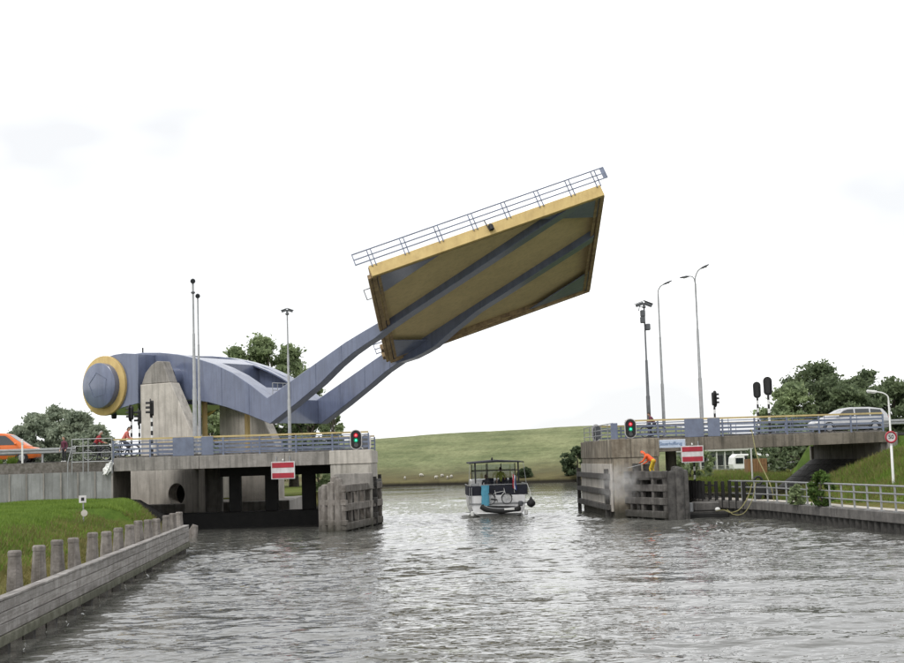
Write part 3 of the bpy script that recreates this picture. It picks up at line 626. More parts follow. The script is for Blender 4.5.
# flared timber guide fenders
def guide_fender(P0, P1, zt, label, matn, nrow, ncol, rnd=0):
    P0, P1 = arr(*P0), arr(*P1); d = P1 - P0; L = np.linalg.norm(d[:2]); d = d / L; nrm = arr(d[1], -d[0], 0)
    if np.dot(nrm[:2], -P0[:2]) < 0: nrm = -nrm          # towards the camera side
    t = thing('guide_fender', (*((P0 + P1) / 2)[:2], 0), label, 'timber fender')
    zs = np.linspace(.28, zt - .18, nrow + 1)
    for z in zs: part('wale', t, MB().beam(P0 - d * .15 + arr(0, 0, z) + nrm * .0, P1 + d * .1 + arr(0, 0, z), .26, .40), matn, bevel=.025)
    for k in range(ncol + 1):
        c = P0 + d * L * k / ncol; h = zt + (rnd * rb.random() if rnd else .04)
        part('post', t, MB().beam(c - nrm * .05 + arr(0, 0, -1.4), c - nrm * .05 + arr(0, 0, h), .24, .26, d), matn, bevel=.025)
    for k in range(int(L / .55)):
        c = P0 + d * (.3 + k * .55); hh = zt - .5 + .1 * rb.random()
        if hh > .5: part('backing_plank', t, MB().beam(c - nrm * .62 + arr(0, 0, -1.4), c - nrm * .62 + arr(0, 0, hh), .10, .50, d), 'wood_dark')
    return t, d, nrm
gl, d_, n_ = guide_fender((-3.65, 77.75, 0), (-1.85, 86.6, 0), 2.55, 'grey timber guide fender flaring out from the left pier', 'wood_fender', 2, 6)
gr_, d_, n_ = guide_fender((14.35, 79.1, 0), (12.25, 85.6, 0), 2.72, 'dark timber guide fender below the worker at the right pier', 'wood_grey_dark', 3, 5)
# upright stub planks above the right fender
for k in range(4):
    c = arr(12.35 + k * .42, 85.0 - k * 1.2, 0); part('stub_plank', gr_, MB().box(c[0], c[0] + .5, c[1] + .25, c[1] + .4, 2.4, 3.3 - .05 * k), 'wood_dark', bevel=.02)
def pile_cluster(name, pts, label, matn, r):
    t = thing(name, (pts[0][0], pts[0][1], 0), label, 'mooring piles')
    for x, y, h in pts:
        part('pile', t, MB().lathe((x, y, -1.4), (0, 0, 1), [(0, r), (h + 1.4 - .16, r * .93), (h + 1.4 - .05, r * .80), (h + 1.4, r * .45)], 12), matn, smooth='auto')
    return t
pc = pile_cluster('dolphin', [(-3.95, 77.9, 2.95), (-4.35, 78.15, 2.75), (-4.72, 78.45, 2.62), (-4.2, 78.6, 3.05), (-4.9, 78.95, 2.5)], 'cluster of weathered grey piles at the outer end of the left guide fender', 'wood_fender', .27)
for z in (.5, 1.6): part('wale', pc, MB().beam((-3.5, 77.55, z), (-5.0, 78.45, z), .2, .3), 'wood_fender', bevel=.02)
pc = pile_cluster('dolphin', [(14.75, 78.9, 2.75), (15.12, 78.85, 2.95), (15.42, 79.05, 2.8), (15.05, 79.3, 3.0), (15.4, 79.5, 2.7)], 'cluster of dark round-topped piles beside the right guide fender', 'wood_dark', .30)
# support frame under the left span (shade in its colour) with low sill wall
fr = thing('trestle', (-9.6, 89, 0), 'dark trestle with three posts under the left road span', 'trestle')
YFm = 88.5
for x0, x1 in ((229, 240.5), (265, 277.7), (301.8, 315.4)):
    a, b = at_y(x0, 490, YFm)[0], at_y(x1, 490, YFm)[0]; part('post', fr, MB().box(a, b, YFm, YFm + .7, .95, 3.2), 'steel_shade', bevel=.02)
part('cap_beam', fr, MB().box(at_y(220, 470, YFm)[0], -4.78, YFm - .15, YFm + .9, 3.15, 3.80), 'steel_shade', bevel=.02)
solid('sill_wall', MB().box(-17.0, -4.74, YFm - .6, YFm + 1.4, -1.5, .94), 'steel_shade', 'low dark sill wall at the waterline under the left span', 'wall', bevel=.03)
p_ = at_y(193, 523, 76.0); solid('pile_stub', MB().tube([(p_[0] - .25, 76.0, -1.4), (p_[0] + .02, 76.0, .45), (p_[0] + .12, 76.0, .72)], [.26, .24, .16], 10), 'wood_pile', 'short leaning pile stub past the far end of the plank wall', 'pile', smooth='auto')
cx_ = at_y(213.5, 490, 96)[0]
solid('column', MB().lathe((cx_, 96.3, -1.5), (0, 0, 1), [(0, .62), (5.3, .62)], 24), 'concrete', 'round concrete column under the left span beside the pylon foot', 'column', smooth='auto')
cx_ = at_y(671, 460, 92)[0]
solid('column', MB().lathe((cx_, 92, -1.5), (0, 0, 1), [(0, .36), (5.5, .36)], 20), 'concrete_pale', 'pale concrete column under the right span behind the worker', 'column', smooth='auto')
# left abutment
ab = thing('abutment', (-17.6, 91, 0), 'concrete abutment under the left end of the road span', 'abutment')
part('wall', ab, MB().box(-18.6, -17.56, YN + .3, 89.2, -1.5, 3.84), 'concrete_dark', bevel=.03)
part('return_wall', ab, MB().box(-22.6, -18.61, 88.7, 89.2, -1.5, 3.84), 'concrete_dark', bevel=.03)
part('back_wall', ab, MB().box(-22.6, -21.9, 89.21, 103.4, -1.5, 3.84), 'concrete_dark', bevel=.03)
part('slab_extension', ab, MB().box(-22.5, -17.6, YN + .4, YF - .1, 3.845, 4.28), 'concrete_dark')
part('foot_slope', ab, MB().prism([(-17.5, 2.1), (-16.2, 1.95), (-14.8, 1.05), (-13.6, .2), (-13.4, -1.5), (-17.5, -1.5)], lambda p, q, d: arr(p, d, q), 83.75, 85.2), 'steel_shade')
# right abutment and paved slope
ra = thing('abutment', (29.4, 91, 3), 'concrete abutment at the right end of the road span', 'abutment')
part('wall', ra, MB().box(28.5, 29.6, YN + .36, YF - .36, 1.0, 3.99), 'concrete', bevel=.03)
part('wing_wall', ra, MB().box(29.62, 32.6, YN - .05, YN + .3, 2.6, RZR - .3), 'concrete', bevel=.03)
part('end_post', ra, MB().box(28.35, 28.9, YF - .355, YF + .1, 1.0, 3.9), 'concrete_pale', bevel=.03)
part('end_post', ra, MB().box(28.78, 29.4, YN - .09, YN + .355, 1.5, RZR - .06), 'concrete', bevel=.03)
# paved slope under the right span: slabs laid in courses
sp_ = thing('paved_slope', (26, 90, 1), 'dark paved slope under the right road span', 'paving')
s0, s1 = arr(25.9, 0, .96), arr(28.52, 0, 2.92); dsl = s1 - s0; Ls = np.linalg.norm(dsl); dsl /= Ls; nsl = np.cross(dsl, (0, -1, 0)); nsl = nsl if nsl[2] > 0 else -nsl
slab_me = {}
for i in range(5):
    for k in range(9):
        w_ = Ls / 5; l_ = 16.4 / 9
        c = s0 + dsl * (i + .5) * w_ + arr(0, 82.4 + (k + .5) * l_, 0) + nsl * (.0 + .02 * rb.random())
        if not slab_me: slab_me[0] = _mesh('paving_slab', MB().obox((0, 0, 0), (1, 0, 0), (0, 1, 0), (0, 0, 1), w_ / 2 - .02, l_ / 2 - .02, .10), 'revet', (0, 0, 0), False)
        piece('paving_slab', sp_, slab_me[0], c, (0, -math.asin(dsl[2]), 0))

# ------------------------------------------------------------------ railings of the fixed spans
def span_rail(x0, x1, y, z, label, panels, post0=0.0, grp='blue railings with ochre handrails on the fixed spans'):
    t = thing('bridge_railing', ((x0 + x1) / 2, y, z), label, 'railing', grp)
    part('handrail', t, MB().box(x0, x1, y - .05, y + .05, z + 1.05, z + 1.15), 'pale_yellow', label='pale ochre handrail')
    for h, hh in ((.20, .11), (.46, .11), (.72, .11), (.93, .05)): part('rail', t, MB().box(x0, x1, y - .03, y + .03, z + h, z + h + hh), 'blue_rail')
    n = max(2, int((x1 - x0) / 1.9))
    for k in range(n + 1):
        x = x0 + (x1 - x0) * k / n
        part('post', t, MB().box(x - .05, x + .05, y - .075, y - .031, z - .3, z + 1.04), 'blue_rail')
        for dx in (.35, ):
            if k < n: part('baluster', t, MB().box(x + dx, x + dx + .035, y - .055, y - .031, z + .1, z + 1.04), 'blue_rail')
    for a, b in panels: part('panel', t, MB().box(a, b, y - .11, y - .078, z + .02, z + 1.12), 'blue_rail', bevel=.01)
    return t
span_rail(-17.5, -2.4, YN + .14, RZL, 'near blue railing with ochre handrail on the left span', ((-14.0, -12.75), (-12.3, -11.6)))
span_rail(-17.5, -2.4, YF - .14, RZL, 'far blue railing with ochre handrail on the left span', ())
span_rail(13.0, 28.6, YN + .14, RZR, 'near blue railing with ochre handrail on the right span', ((16.55, 17.7), (17.95, 18.7)))
span_rail(13.0, 28.6, YF - .14, RZR, 'far blue railing with ochre handrail on the right span', ())
er = thing('end_railing', (12.3, 90, RZR), 'short grey rail with a blue post at the tip of the right pier', 'railing')
part('post', er, MB().box(12.15, 12.55, 83.95, 84.15, RZR - .1, RZR + 1.0), 'blue_rail', bevel=.02)
for h in (.35, .68, 1.0): part('rail', er, MB().tube([(12.3, 84.2, RZR + h), (12.3, 98.2, RZR + h)], .03, 6), 'galv')
for k in range(5): part('post', er, MB().tube([(12.3, 86.5 + k * 2.9, RZR), (12.3, 86.5 + k * 2.9, RZR + 1.0)], .03, 6), 'galv')

# stair landing rail at the left end of the span
lr = thing('landing_railing', (-18.6, 83.4, 3.7), 'grey tube railing at the left end of the left span', 'railing')
xa, xb = at_y(72, 460, 83.4)[0], at_y(112, 460, 83.4)[0]
for z in (4.32, 4.85, 5.25, 5.66): part('rail', lr, MB().tube([(xa, 83.4, z), (xb, 83.4, z)], .03, 6), 'galv')
for x in (xa, xa + .65, xa + .95, xb): part('post', lr, MB().tube([(x, 83.4, 3.6), (x, 83.4, 5.66)], .03, 6), 'galv')
part('stair_rail', lr, MB().tube([(xa, 83.4, 5.2), (xa - .22, 83.3, 4.3), (xa - .25, 83.3, 2.0)], .035, 6), 'galv')

# ------------------------------------------------------------------ retaining wall on the left
rw = thing('retaining_wall', (-28, YN, 1), 'grey panelled retaining wall above the left grass bank', 'wall')
pm = [_mesh('wall_panel', MB().box(-.475, .475, -.12, .12, 0, 3.2), 'panel', (0, 0, 0), False)]
for k in range(24): piece('wall_panel', rw, pm[0], (-18.05 - k, YN + .02 + .012 * rb.random(), .52 + .02 * rb.random()))
ribm = _mesh('rib', MB().box(-.045, .045, -.10, .04, 0, 3.22), 'concrete', (0, 0, 0), False)
for k in range(24): piece('rib', rw, ribm, (-17.55 - k, YN - .05, .52))

# ------------------------------------------------------------------ timber bank wall, left foreground
tw = thing('timber_bank_wall', (-9.6, 46, 0), 'grey plank bank wall along the left water edge', 'plank wall')
def fx(y, off): return -8.49 - (y - 29.42) * .0443 + off
seg_y = np.arange(20.8, 64.2, 3.1); seg_y = list(seg_y[:-1]) + [63.6]
yd = arr(-.0443, 1, 0); yd /= np.linalg.norm(yd)
for r, (z0, z1) in enumerate(((.27, .48), (.495, .71), (.725, .945), (.96, 1.18))):
    ys_ = [20.8] + list(np.arange(22.5 + (r * 2.3) % 5.2, 62.0, 5.2)) + [63.6]
    for a, b in zip(ys_[:-1], ys_[1:]):
        j = rb.random(3); oo = .012 * j[0] - (.015 if r else -.02)
        part('plank', tw, MB().beam((fx(a + .012, oo), a + .012, (z0 + z1) / 2 + .014 * (j[1] - .5)), (fx(b - .012, oo), b - .012, (z0 + z1) / 2 + .014 * (j[2] - .5)), .09, z1 - z0), 'wood' if r else 'wood_low', bevel=.012)
for a, b in zip(seg_y[:-1], seg_y[1:]):
    part('cap_board', tw, MB().beam((fx(a + .01, -.07), a + .01, 1.215 + .012 * rb.random()), (fx(b - .01, -.07), b - .01, 1.215 + .012 * rb.random()), .24, .055), 'wood', bevel=.008)
part('end_board', tw, MB().box(fx(63.6, -.55), fx(63.6, .03), 63.62, 63.72, .2, 1.2), 'wood', bevel=.01)
for k in range(17):
    y = 32.93 - 3 * 2.436 + k * 2.436 + .03 * rb.random()
    if y > 63.6: y = 63.35
    part('support_post', tw, MB().box(fx(y, -.27), fx(y, -.075), y - .12, y + .12, -1.4, .9), 'wood_dark')
for k in range(17):
    y = 32.93 - 3 * 2.436 + k * 2.436 + .05 * (rb.random() - .5); x = -9.0 - (y - 29.42) * .0443; 
    h = np.interp(y, [30, 65], [1.99, 1.76]) + .09 * (rb.random() - .5); s = .185 + .012 * rb.random(); tl = .075 * (rb.random(2) - .5)
    m1 = MB(); prof = [(-1.3, s * 1.0), (1.2, s), (h - .11, s * .79), (h - .11, s * .85), (h - .02, s * .85), (h + .02, s * .72)]
    vs = []; n = 8
    for z, r in prof:
        for q_ in range(n):
            th = 2 * math.pi * (q_ + .5) / n; ss = r / max(abs(math.cos(th)), abs(math.sin(th))) * (.93 if q_ % 1 == 0 else 1)
            ss = min(ss, r * 1.22); vs.append((x + ss * math.cos(th) + tl[0] * max(z, 0), y + ss * math.sin(th) + tl[1] * max(z, 0), z))
    fs = [(i * n + q_, i * n + (q_ + 1) % n, (i + 1) * n + (q_ + 1) % n, (i + 1) * n + q_) for i in range(len(prof) - 1) for q_ in range(n)] + [tuple((len(prof) - 1) * n + q_ for q_ in range(n))]
    m1.add(vs, fs); part('pile', tw, m1, 'wood_pile')

# ------------------------------------------------------------------ right quay
qw = thing('quay_wall', (20, 70, 0), 'concrete coping on steel sheet piles along the right bank', 'quay wall')
QP = [(22.9, 31.0), (20.56, 60.9), (19.3, 76.5), (17.45, 83.9), (17.2, 99.0)]
def quay_pt(s):
    for (x0, y0), (x1, y1) in zip(QP[:-1], QP[1:]):
        L = math.hypot(x1 - x0, y1 - y0)
        if s <= L: t = s / L; return arr(x0 + (x1 - x0) * t, y0 + (y1 - y0) * t, 0), arr((x1 - x0) / L, (y1 - y0) / L, 0)
        s -= L
    return arr(x1, y1, 0), arr((x1 - x0) / L, (y1 - y0) / L, 0)
QL = sum(math.hypot(b[0] - a[0], b[1] - a[1]) for a, b in zip(QP[:-1], QP[1:]))
s = 0
lens = [math.hypot(b[0] - a[0], b[1] - a[1]) for a, b in zip(QP[:-1], QP[1:])]
for i, L in enumerate(lens):
    a, b = arr(*QP[i], 0), arr(*QP[i + 1], 0); d = (b - a) / L; n = max(1, int(L / 5))
    nr = arr(d[1], -d[0], 0)
    for k in range(n):
        p, q_ = a + d * (L * k / n + .01), a + d * (L * (k + 1) / n - .01)
        part('coping', qw, MB().beam(p + arr(0, 0, .69) + nr * .28, q_ + arr(0, 0, .69) + nr * .28, .62, .46), 'coping', bevel=.03)
pile_me = _mesh('sheet_pile', MB().add([(-.34, 0, -1.5), (-.22, -.14, -1.5), (.02, -.14, -1.5), (.14, 0, -1.5), (.34, 0, -1.5), (.34, .1, -1.5), (-.34, .1, -1.5)] + [(-.34, 0, .5), (-.22, -.14, .5), (.02, -.14, .5), (.14, 0, .5), (.34, 0, .5), (.34, .1, .5), (-.34, .1, .5)],
     [tuple(range(7)), tuple(reversed(range(7, 14)))] + [(i, i + 7, (i + 1) % 7 + 7, (i + 1) % 7) for i in range(7)]), 'sheet', (0, 0, 0), False)
s = 12.0
while s < QL - .5:
    p, d = quay_pt(s); nr = arr(d[1], -d[0], 0); piece('sheet_pile', qw, pile_me, p + nr * .18, (0, 0, math.atan2(d[1], d[0]) + math.pi)); s += .70
qr = thing('quay_railing', (19.9, 70, .9), 'pale grey three-bar railing along the right quay', 'railing')
rl = lens[0] + lens[1]; s = 8.0; stops = []
while s < rl + 4.6: stops.append(s); s += 1.5
for h in (.42, .78, 1.12):
    for k in range(0, len(stops) - 1, 4):
        seg = [stops[j] for j in range(k, min(k + 5, len(stops)))]
        pts = [quay_pt(q_)[0] + arr(.16, 0, .92 + h) for q_ in seg]
        for j in range(len(pts) - 1): pass
        part('rail', qr, MB().tube(pts, .035 if h < 1 else .042, 8), 'galv', smooth='auto')
for q_ in stops:
    p, d = quay_pt(q_); part('post', qr, MB().box(p[0] + .12, p[0] + .20, p[1] - .035, p[1] + .035, .90, 2.04), 'galv', bevel=.008)
    part('foot_plate', qr, MB().box(p[0] + .04, p[0] + .28, p[1] - .1, p[1] + .1, .921, .945), 'galv')
solid('path', MB().add([(QP[0][0] + .9, 31, .93), (QP[0][0] + 2.3, 31, .93), (22.0, 60.9, .93), (21.1, 76.5, .93), (19.6, 84, .93), (19.0, 99, .93), (17.5 + .5, 99, .93), (17.9, 84, .93), (19.9, 76.5, .93), (21.1, 60.9, .93)], [(0, 1, 2, 9), (9, 2, 3, 8), (8, 3, 4, 7), (7, 4, 5, 6)]), 'concrete_pale', 'narrow pale path behind the right quay railing', kind='structure')
# dark palisade under the span
pal = thing('palisade', (17.9, 88, .9), 'row of dark stakes on the quay under the right span', 'palisade')
for k in range(17):
    p, d = quay_pt(lens[0] + lens[1] + 2.4 + k * .86); part('stake', pal, MB().box(p[0] - .04, p[0] + .14, p[1] - .09, p[1] + .09, .5, 2.0 + .06 * rb.random()), 'steel_shade', bevel=.02)
for z in (1.2, 1.75): part('rail', pal, MB().beam((17.98, 82.6, z), (17.42, 96, z), .06, .10), 'wood_dark')
# raft with grey box
rf = thing('work_raft', (16.9, 81, 0), 'small grey work raft moored beside the dark piles', 'raft')
part('float', rf, MB().box(15.8, 18.1, 79.8, 82.2, -.25, .28), 'steel_shade', bevel=.05)
part('deck', rf, MB().box(15.85, 18.05, 79.9, 82.1, .281, .36), 'wood_dark', bevel=.01)
part('tank', rf, MB().box(16.2, 17.7, 80.3, 81.2, .361, .90), 'coping', bevel=.08)
part('cleat', rf, MB().sphere((17.5, 80.05, .46), (.16, .10, .12)), 'white', smooth=True)
part('drum', rf, MB().lathe((15.98, 80.2, .361), (0, 0, 1), [(0, .14), (.02, .16), (.5, .16), (.52, .12)], 12), 'galv', smooth='auto')
# hoses
def curve_pts(ctrl, n=24):
    c = np.array(ctrl, float); out = []
    P = np.vstack([2 * c[0] - c[1], c, 2 * c[-1] - c[-2]])
    for i in range(1, len(P) - 2):
        for t in np.linspace(0, 1, n, endpoint=False):
            out.append(.5 * ((2 * P[i]) + (-P[i - 1] + P[i + 1]) * t + (2 * P[i - 1] - 5 * P[i] + 4 * P[i + 1] - P[i + 2]) * t * t + (-P[i - 1] + 3 * P[i] - 3 * P[i + 1] + P[i + 2]) * t ** 3))
    out.append(c[-1]); return out
p0 = at_y(752, 432, YN - .06); p1 = at_y(770, 484, 77.4)
solid('hose', MB().tube(curve_pts([arr(p0[0] - .1, YN + .1, p0[2] + .1), p0, .55 * p0 + .45 * p1 + arr(-.15, 0, -.12), p1, p1 + arr(.1, -.3, -.9)], 10), .032, 6), 'rope', 'yellow-green hose hanging from the right span down to the quay railing', 'hose', smooth='auto')
solid('hose', MB().tube(curve_pts([at_y(752, 484, 78.2), at_y(748, 497, 78.0), at_y(740, 509, 77.6), at_y(731, 512.5, 77.4), at_y(724, 510, 77.8), at_y(716, 511, 79.8)], 10), .03, 6), 'rope', 'yellow-green hose looping over the quay edge to the raft', 'hose', smooth='auto')
solid('hose', MB().tube(curve_pts([at_y(756, 482, 77.6), at_y(752, 500, 77.3), at_y(744, 513.0, 77.0), at_y(734, 514.5, 77.2), at_y(727, 509.5, 77.8)], 10), .024, 6), 'rope', 'thin pale hose looping low over the quay edge', 'hose', smooth='auto')
# pump trolley on the path
pt = thing('pump_trolley', (20.15, 80.6, .93), 'dark pump trolley standing behind the quay railing by the hose', 'pump')
c0 = arr(20.15, 80.6, .93)
part('tank', pt, MB().box(c0[0] - .45, c0[0] + .25, c0[1] - .3, c0[1] + .3, 1.15, 1.75), 'black', bevel=.06)
part('engine', pt, MB().box(c0[0] + .28, c0[0] + .75, c0[1] - .25, c0[1] + .25, 1.15, 1.6), 'pole_dark', bevel=.05)
part('reel', pt, MB().torus((c0[0] - .1, c0[1], 2.0), (0, 1, 0), .22, .07, 20, 6), 'black', smooth=True)
part('handle', pt, MB().tube([(c0[0] - .45, c0[1] - .25, 1.2), (c0[0] - .9, c0[1] - .25, 1.95), (c0[0] - .9, c0[1] + .25, 1.95), (c0[0] - .45, c0[1] + .25, 1.2)], .03, 6), 'black')
for dx in (-.2, .5):
    for dy in (-.36, .36):
        wl_ = part('wheel', pt, MB().lathe((c0[0] + dx, c0[1] + dy - .05, 1.13), (0, 1, 0), [(0, .16), (.02, .19), (.08, .19), (.1, .16)], 14), 'rubber', smooth='auto')

# ------------------------------------------------------------------ masts and lamps
def mast(x, y, z0, zt, label, mat_='galv', r0=.11, r1=.05, grp='tall masts on the road spans'):
    t = thing('mast' if 'lamp' not in label else 'street_lamp', (x, y, z0), label, 'mast' if 'lamp' not in label else 'street lamp', grp)
    h = zt - z0
    part('pole', t, MB().lathe((x, y, z0), (0, 0, 1), [(0, r0 * 1.5), (.05, r0 * 1.5), (.06, r0 * 1.05), (h * .38, r0), (h * .385, r0 * .8), (h * .7, r0 * .66), (h * .705, r1 * 1.05), (h, r1)], 14), mat_, smooth='auto')
    return t
def lantern(t, tip, direction, L=.62, name='lantern'):
    """cobra-head lantern starting at tip along direction"""
    d = arr(*direction); d /= np.linalg.norm(d); s_ = np.cross(d, (0, 0, 1)); s_ /= np.linalg.norm(s_); u_ = np.cross(s_, d)
    m1 = MB(); st = [(0, .035, .035), (.12, .07, .05), (.3, .12, .075), (.55, .13, .07), (.85, .10, .05), (1, .03, .02)]; vs = []; n = 10
    for q_, w_, h_ in st:
        for k in range(n): th = 2 * math.pi * k / n; vs.append(arr(*tip) + d * L * q_ + s_ * w_ * math.cos(th) + u_ * h_ * math.sin(th))
    fs = [(i * n + k, i * n + (k + 1) % n, (i + 1) * n + (k + 1) % n, (i + 1) * n + k) for i in range(len(st) - 1) for k in range(n)] + [tuple(reversed(range(n))), tuple((len(st) - 1) * n + k for k in range(n))]
    m1.add(vs, fs); l = part(name, t, m1, 'pole_dark', smooth='auto')
    part('lens', l, MB().sphere(tuple(arr(*tip) + d * L * .55 - u_ * .05), (.10, .10, .045), 10, 6), 'lamp_lens', smooth=True)
def cam_head(t, c, rz, mat_='pole_dark', s=1.0, both=True):
    for sg in ((-1, 1) if both else (1,)):
        d = arr(math.cos(rz) * sg, math.sin(rz) * sg, -.35); d /= np.linalg.norm(d)
        q_ = part('camera', t, MB().beam(arr(*c) + d * .05 * s, arr(*c) + d * .48 * s, .16 * s, .16 * s), mat_, bevel=.02)
        part('sunshield', q_, MB().beam(arr(*c) + d * .0 * s + arr(0, 0, .12 * s), arr(*c) + d * .56 * s + arr(0, 0, .12 * s), .20 * s, .03), mat_)
    part('mount', t, MB().lathe((c[0], c[1], c[2] - .32), (0, 0, 1), [(0, .09), (.05, .13), (.15, .07), (.32, .06)], 10), mat_, smooth='auto')
def flood(t, c, r=.24):
    part('floodlight', t, MB().lathe((c[0], c[1], c[2] - .02), (.15, -1, -.25), [(-.16, r * .6), (-.05, r * .95), (.12, r), (.16, r * .9)], 14), 'pole_dark', smooth='auto')
    part('lens', t, MB().lathe((c[0] + .02, c[1] - .165, c[2] - .06), (.15, -1, -.25), [(0, r * .82), (.015, r * .82)], 14), 'glass')
    part('bracket', t, MB().tube([(c[0], c[1], c[2] - .5), (c[0], c[1], c[2] - .1)], .05, 8), 'pole_dark')
m1 = mast(-12.9, 85.3, RZL, 15.05, 'tallest grey mast on the left span with a round floodlight on top', r0=.13, r1=.06)
flood(m1, (-12.9, 85.3, 15.15), .16); part('collar', m1, MB().lathe((-12.9, 85.3, 14.35), (0, 0, 1), [(0, .08), (.03, .13), (.10, .13), (.13, .08)], 12), 'pole_dark')
m1 = mast(-14.38, 97.2, RZL, 15.55, 'grey mast close behind the tallest left mast with a small floodlight', r0=.11, r1=.05); flood(m1, (-14.38, 97.2, 15.68), .17)
m1 = mast(-7.2, 85.3, RZL, 12.95, 'slim mast on the left span with two outward cameras on top', r0=.10, r1=.045); cam_head(m1, (-7.2, 85.3, 13.2), .1, s=.75)
m1 = mast(14.7, 85.3, RZR, 11.5, 'dark mast on the right span carrying cameras and boxes', 'pole_dark', .12, .05)
cam_head(m1, (14.7, 85.3, 13.0), .25, s=1.15); part('top_tube', m1, MB().tube([(14.7, 85.3, 11.4), (14.7, 85.3, 12.9)], .05, 8), 'pole_dark')
for z, dx in ((12.35, -.1), (11.95, -.12), (11.5, .18)): part('equipment_box', m1, MB().box(14.7 + dx - .14, 14.7 + dx + .14, 85.12, 85.45, z - .2, z + .2), 'pole_dark', bevel=.04)
part('arm', m1, MB().tube([(14.7, 85.3, 12.7), (14.4, 85.2, 12.78), (14.35, 85.2, 12.5)], .03, 6), 'pole_dark')
m1 = mast(17.75, 97.0, RZR, 14.85, 'grey street lamp on the right span with one lantern', r0=.11, r1=.055)
part('lamp_arm', m1, MB().tube(curve_pts([(17.75, 97, 14.7), (17.77, 97, 15.1), (17.95, 97, 15.4), (18.15, 97, 15.52)], 6), .045, 8), 'galv', smooth='auto'); lantern(m1, (18.1, 97, 15.5), (.9, 0, .38), .75)
m1 = mast(17.95, 85.3, RZR, 14.1, 'tallest street lamp on the right span with two lanterns', r0=.115, r1=.055)
part('lamp_arm', m1, MB().tube(curve_pts([(17.95, 85.3, 13.95), (17.97, 85.3, 14.5), (18.15, 85.3, 14.9), (18.35, 85.3, 15.05)], 6), .045, 8), 'galv', smooth='auto'); lantern(m1, (18.3, 85.3, 15.02), (.9, 0, .42), .62)
part('lamp_arm', m1, MB().tube(curve_pts([(17.95, 85.3, 13.95), (17.88, 85.3, 14.4), (17.75, 85.3, 14.55), (17.6, 85.3, 14.57)], 6), .035, 8), 'galv', smooth='auto'); lantern(m1, (17.6, 85.3, 14.57), (-.95, 0, -.12), .62)
# low lamp with round speed sign on the right bank
lx, ly = 24.25, 70.0; z0 = gz(lx, ly) - .05
t = thing('street_lamp', (lx, ly, z0), 'low pale street lamp carrying the round speed sign on the right bank', 'street lamp')
part('pole', t, MB().lathe((lx, ly, z0), (0, 0, 1), [(0, .07), (2.0, .065), (2.02, .05), (6.05 - z0, .042)], 12), 'white', smooth='auto')
part('lamp_arm', t, MB().tube(curve_pts([(lx, ly, 6.0), (lx - .03, ly, 6.25), (lx - .25, ly, 6.42), (lx - .62, ly, 6.5)], 6), .035, 8), 'white', smooth='auto')
lh = part('lantern', t, MB().beam((lx - .58, ly, 6.49), (lx - 1.08, ly, 6.56), .22, .12), 'white', bevel=.03); part('lens', lh, MB().beam((lx - .68, ly, 6.425), (lx - 1.05, ly, 6.475), .16, .03), 'lamp_lens')
sg = thing('speed_sign', (lx, ly - .08, 3.9), 'round white speed sign with red rim fixed to the low lamp', 'road sign')
zc = at_y(893, 437, ly)[2]; sx = lx - .02
part('plate', sg, MB().lathe((sx, ly - .075, zc), (0, -1, 0), [(0, .31), (.02, .31)], 28), 'white_sign')
part('rim', sg, MB().torus((sx, ly - .10, zc), (0, 1, 0), .268, .045, 28, 6), 'red_sign', smooth=True)
def text_mesh(body, size, parent, name, origin, rotx, mat_, rz=0, sx=1):
    cu = bpy.data.curves.new('lettering', 'FONT'); cu.body = body; cu.size = size; cu.align_x = 'CENTER'; cu.align_y = 'CENTER'; cu.extrude = .004; cu.offset = size * .012
    ob = bpy.data.objects.new('lettering_tmp', cu); COL.objects.link(ob); dg = bpy.context.evaluated_depsgraph_get(); dg.update()
    me = bpy.data.meshes.new_from_object(ob.evaluated_get(dg)); bpy.data.objects.remove(ob); me.materials.clear(); me.materials.append(MT[mat_])
    o = bpy.data.objects.new(name, me); COL.objects.link(o); o.parent = parent; o.location = np.asarray(origin) - WL[parent]; o.rotation_euler = (rotx, 0, rz); o.scale = (sx, 1, 1); WL[o] = np.asarray(origin); return o
text_mesh('50', .29, sg, 'lettering', (sx, ly - .105, zc), math.pi / 2, 'black')

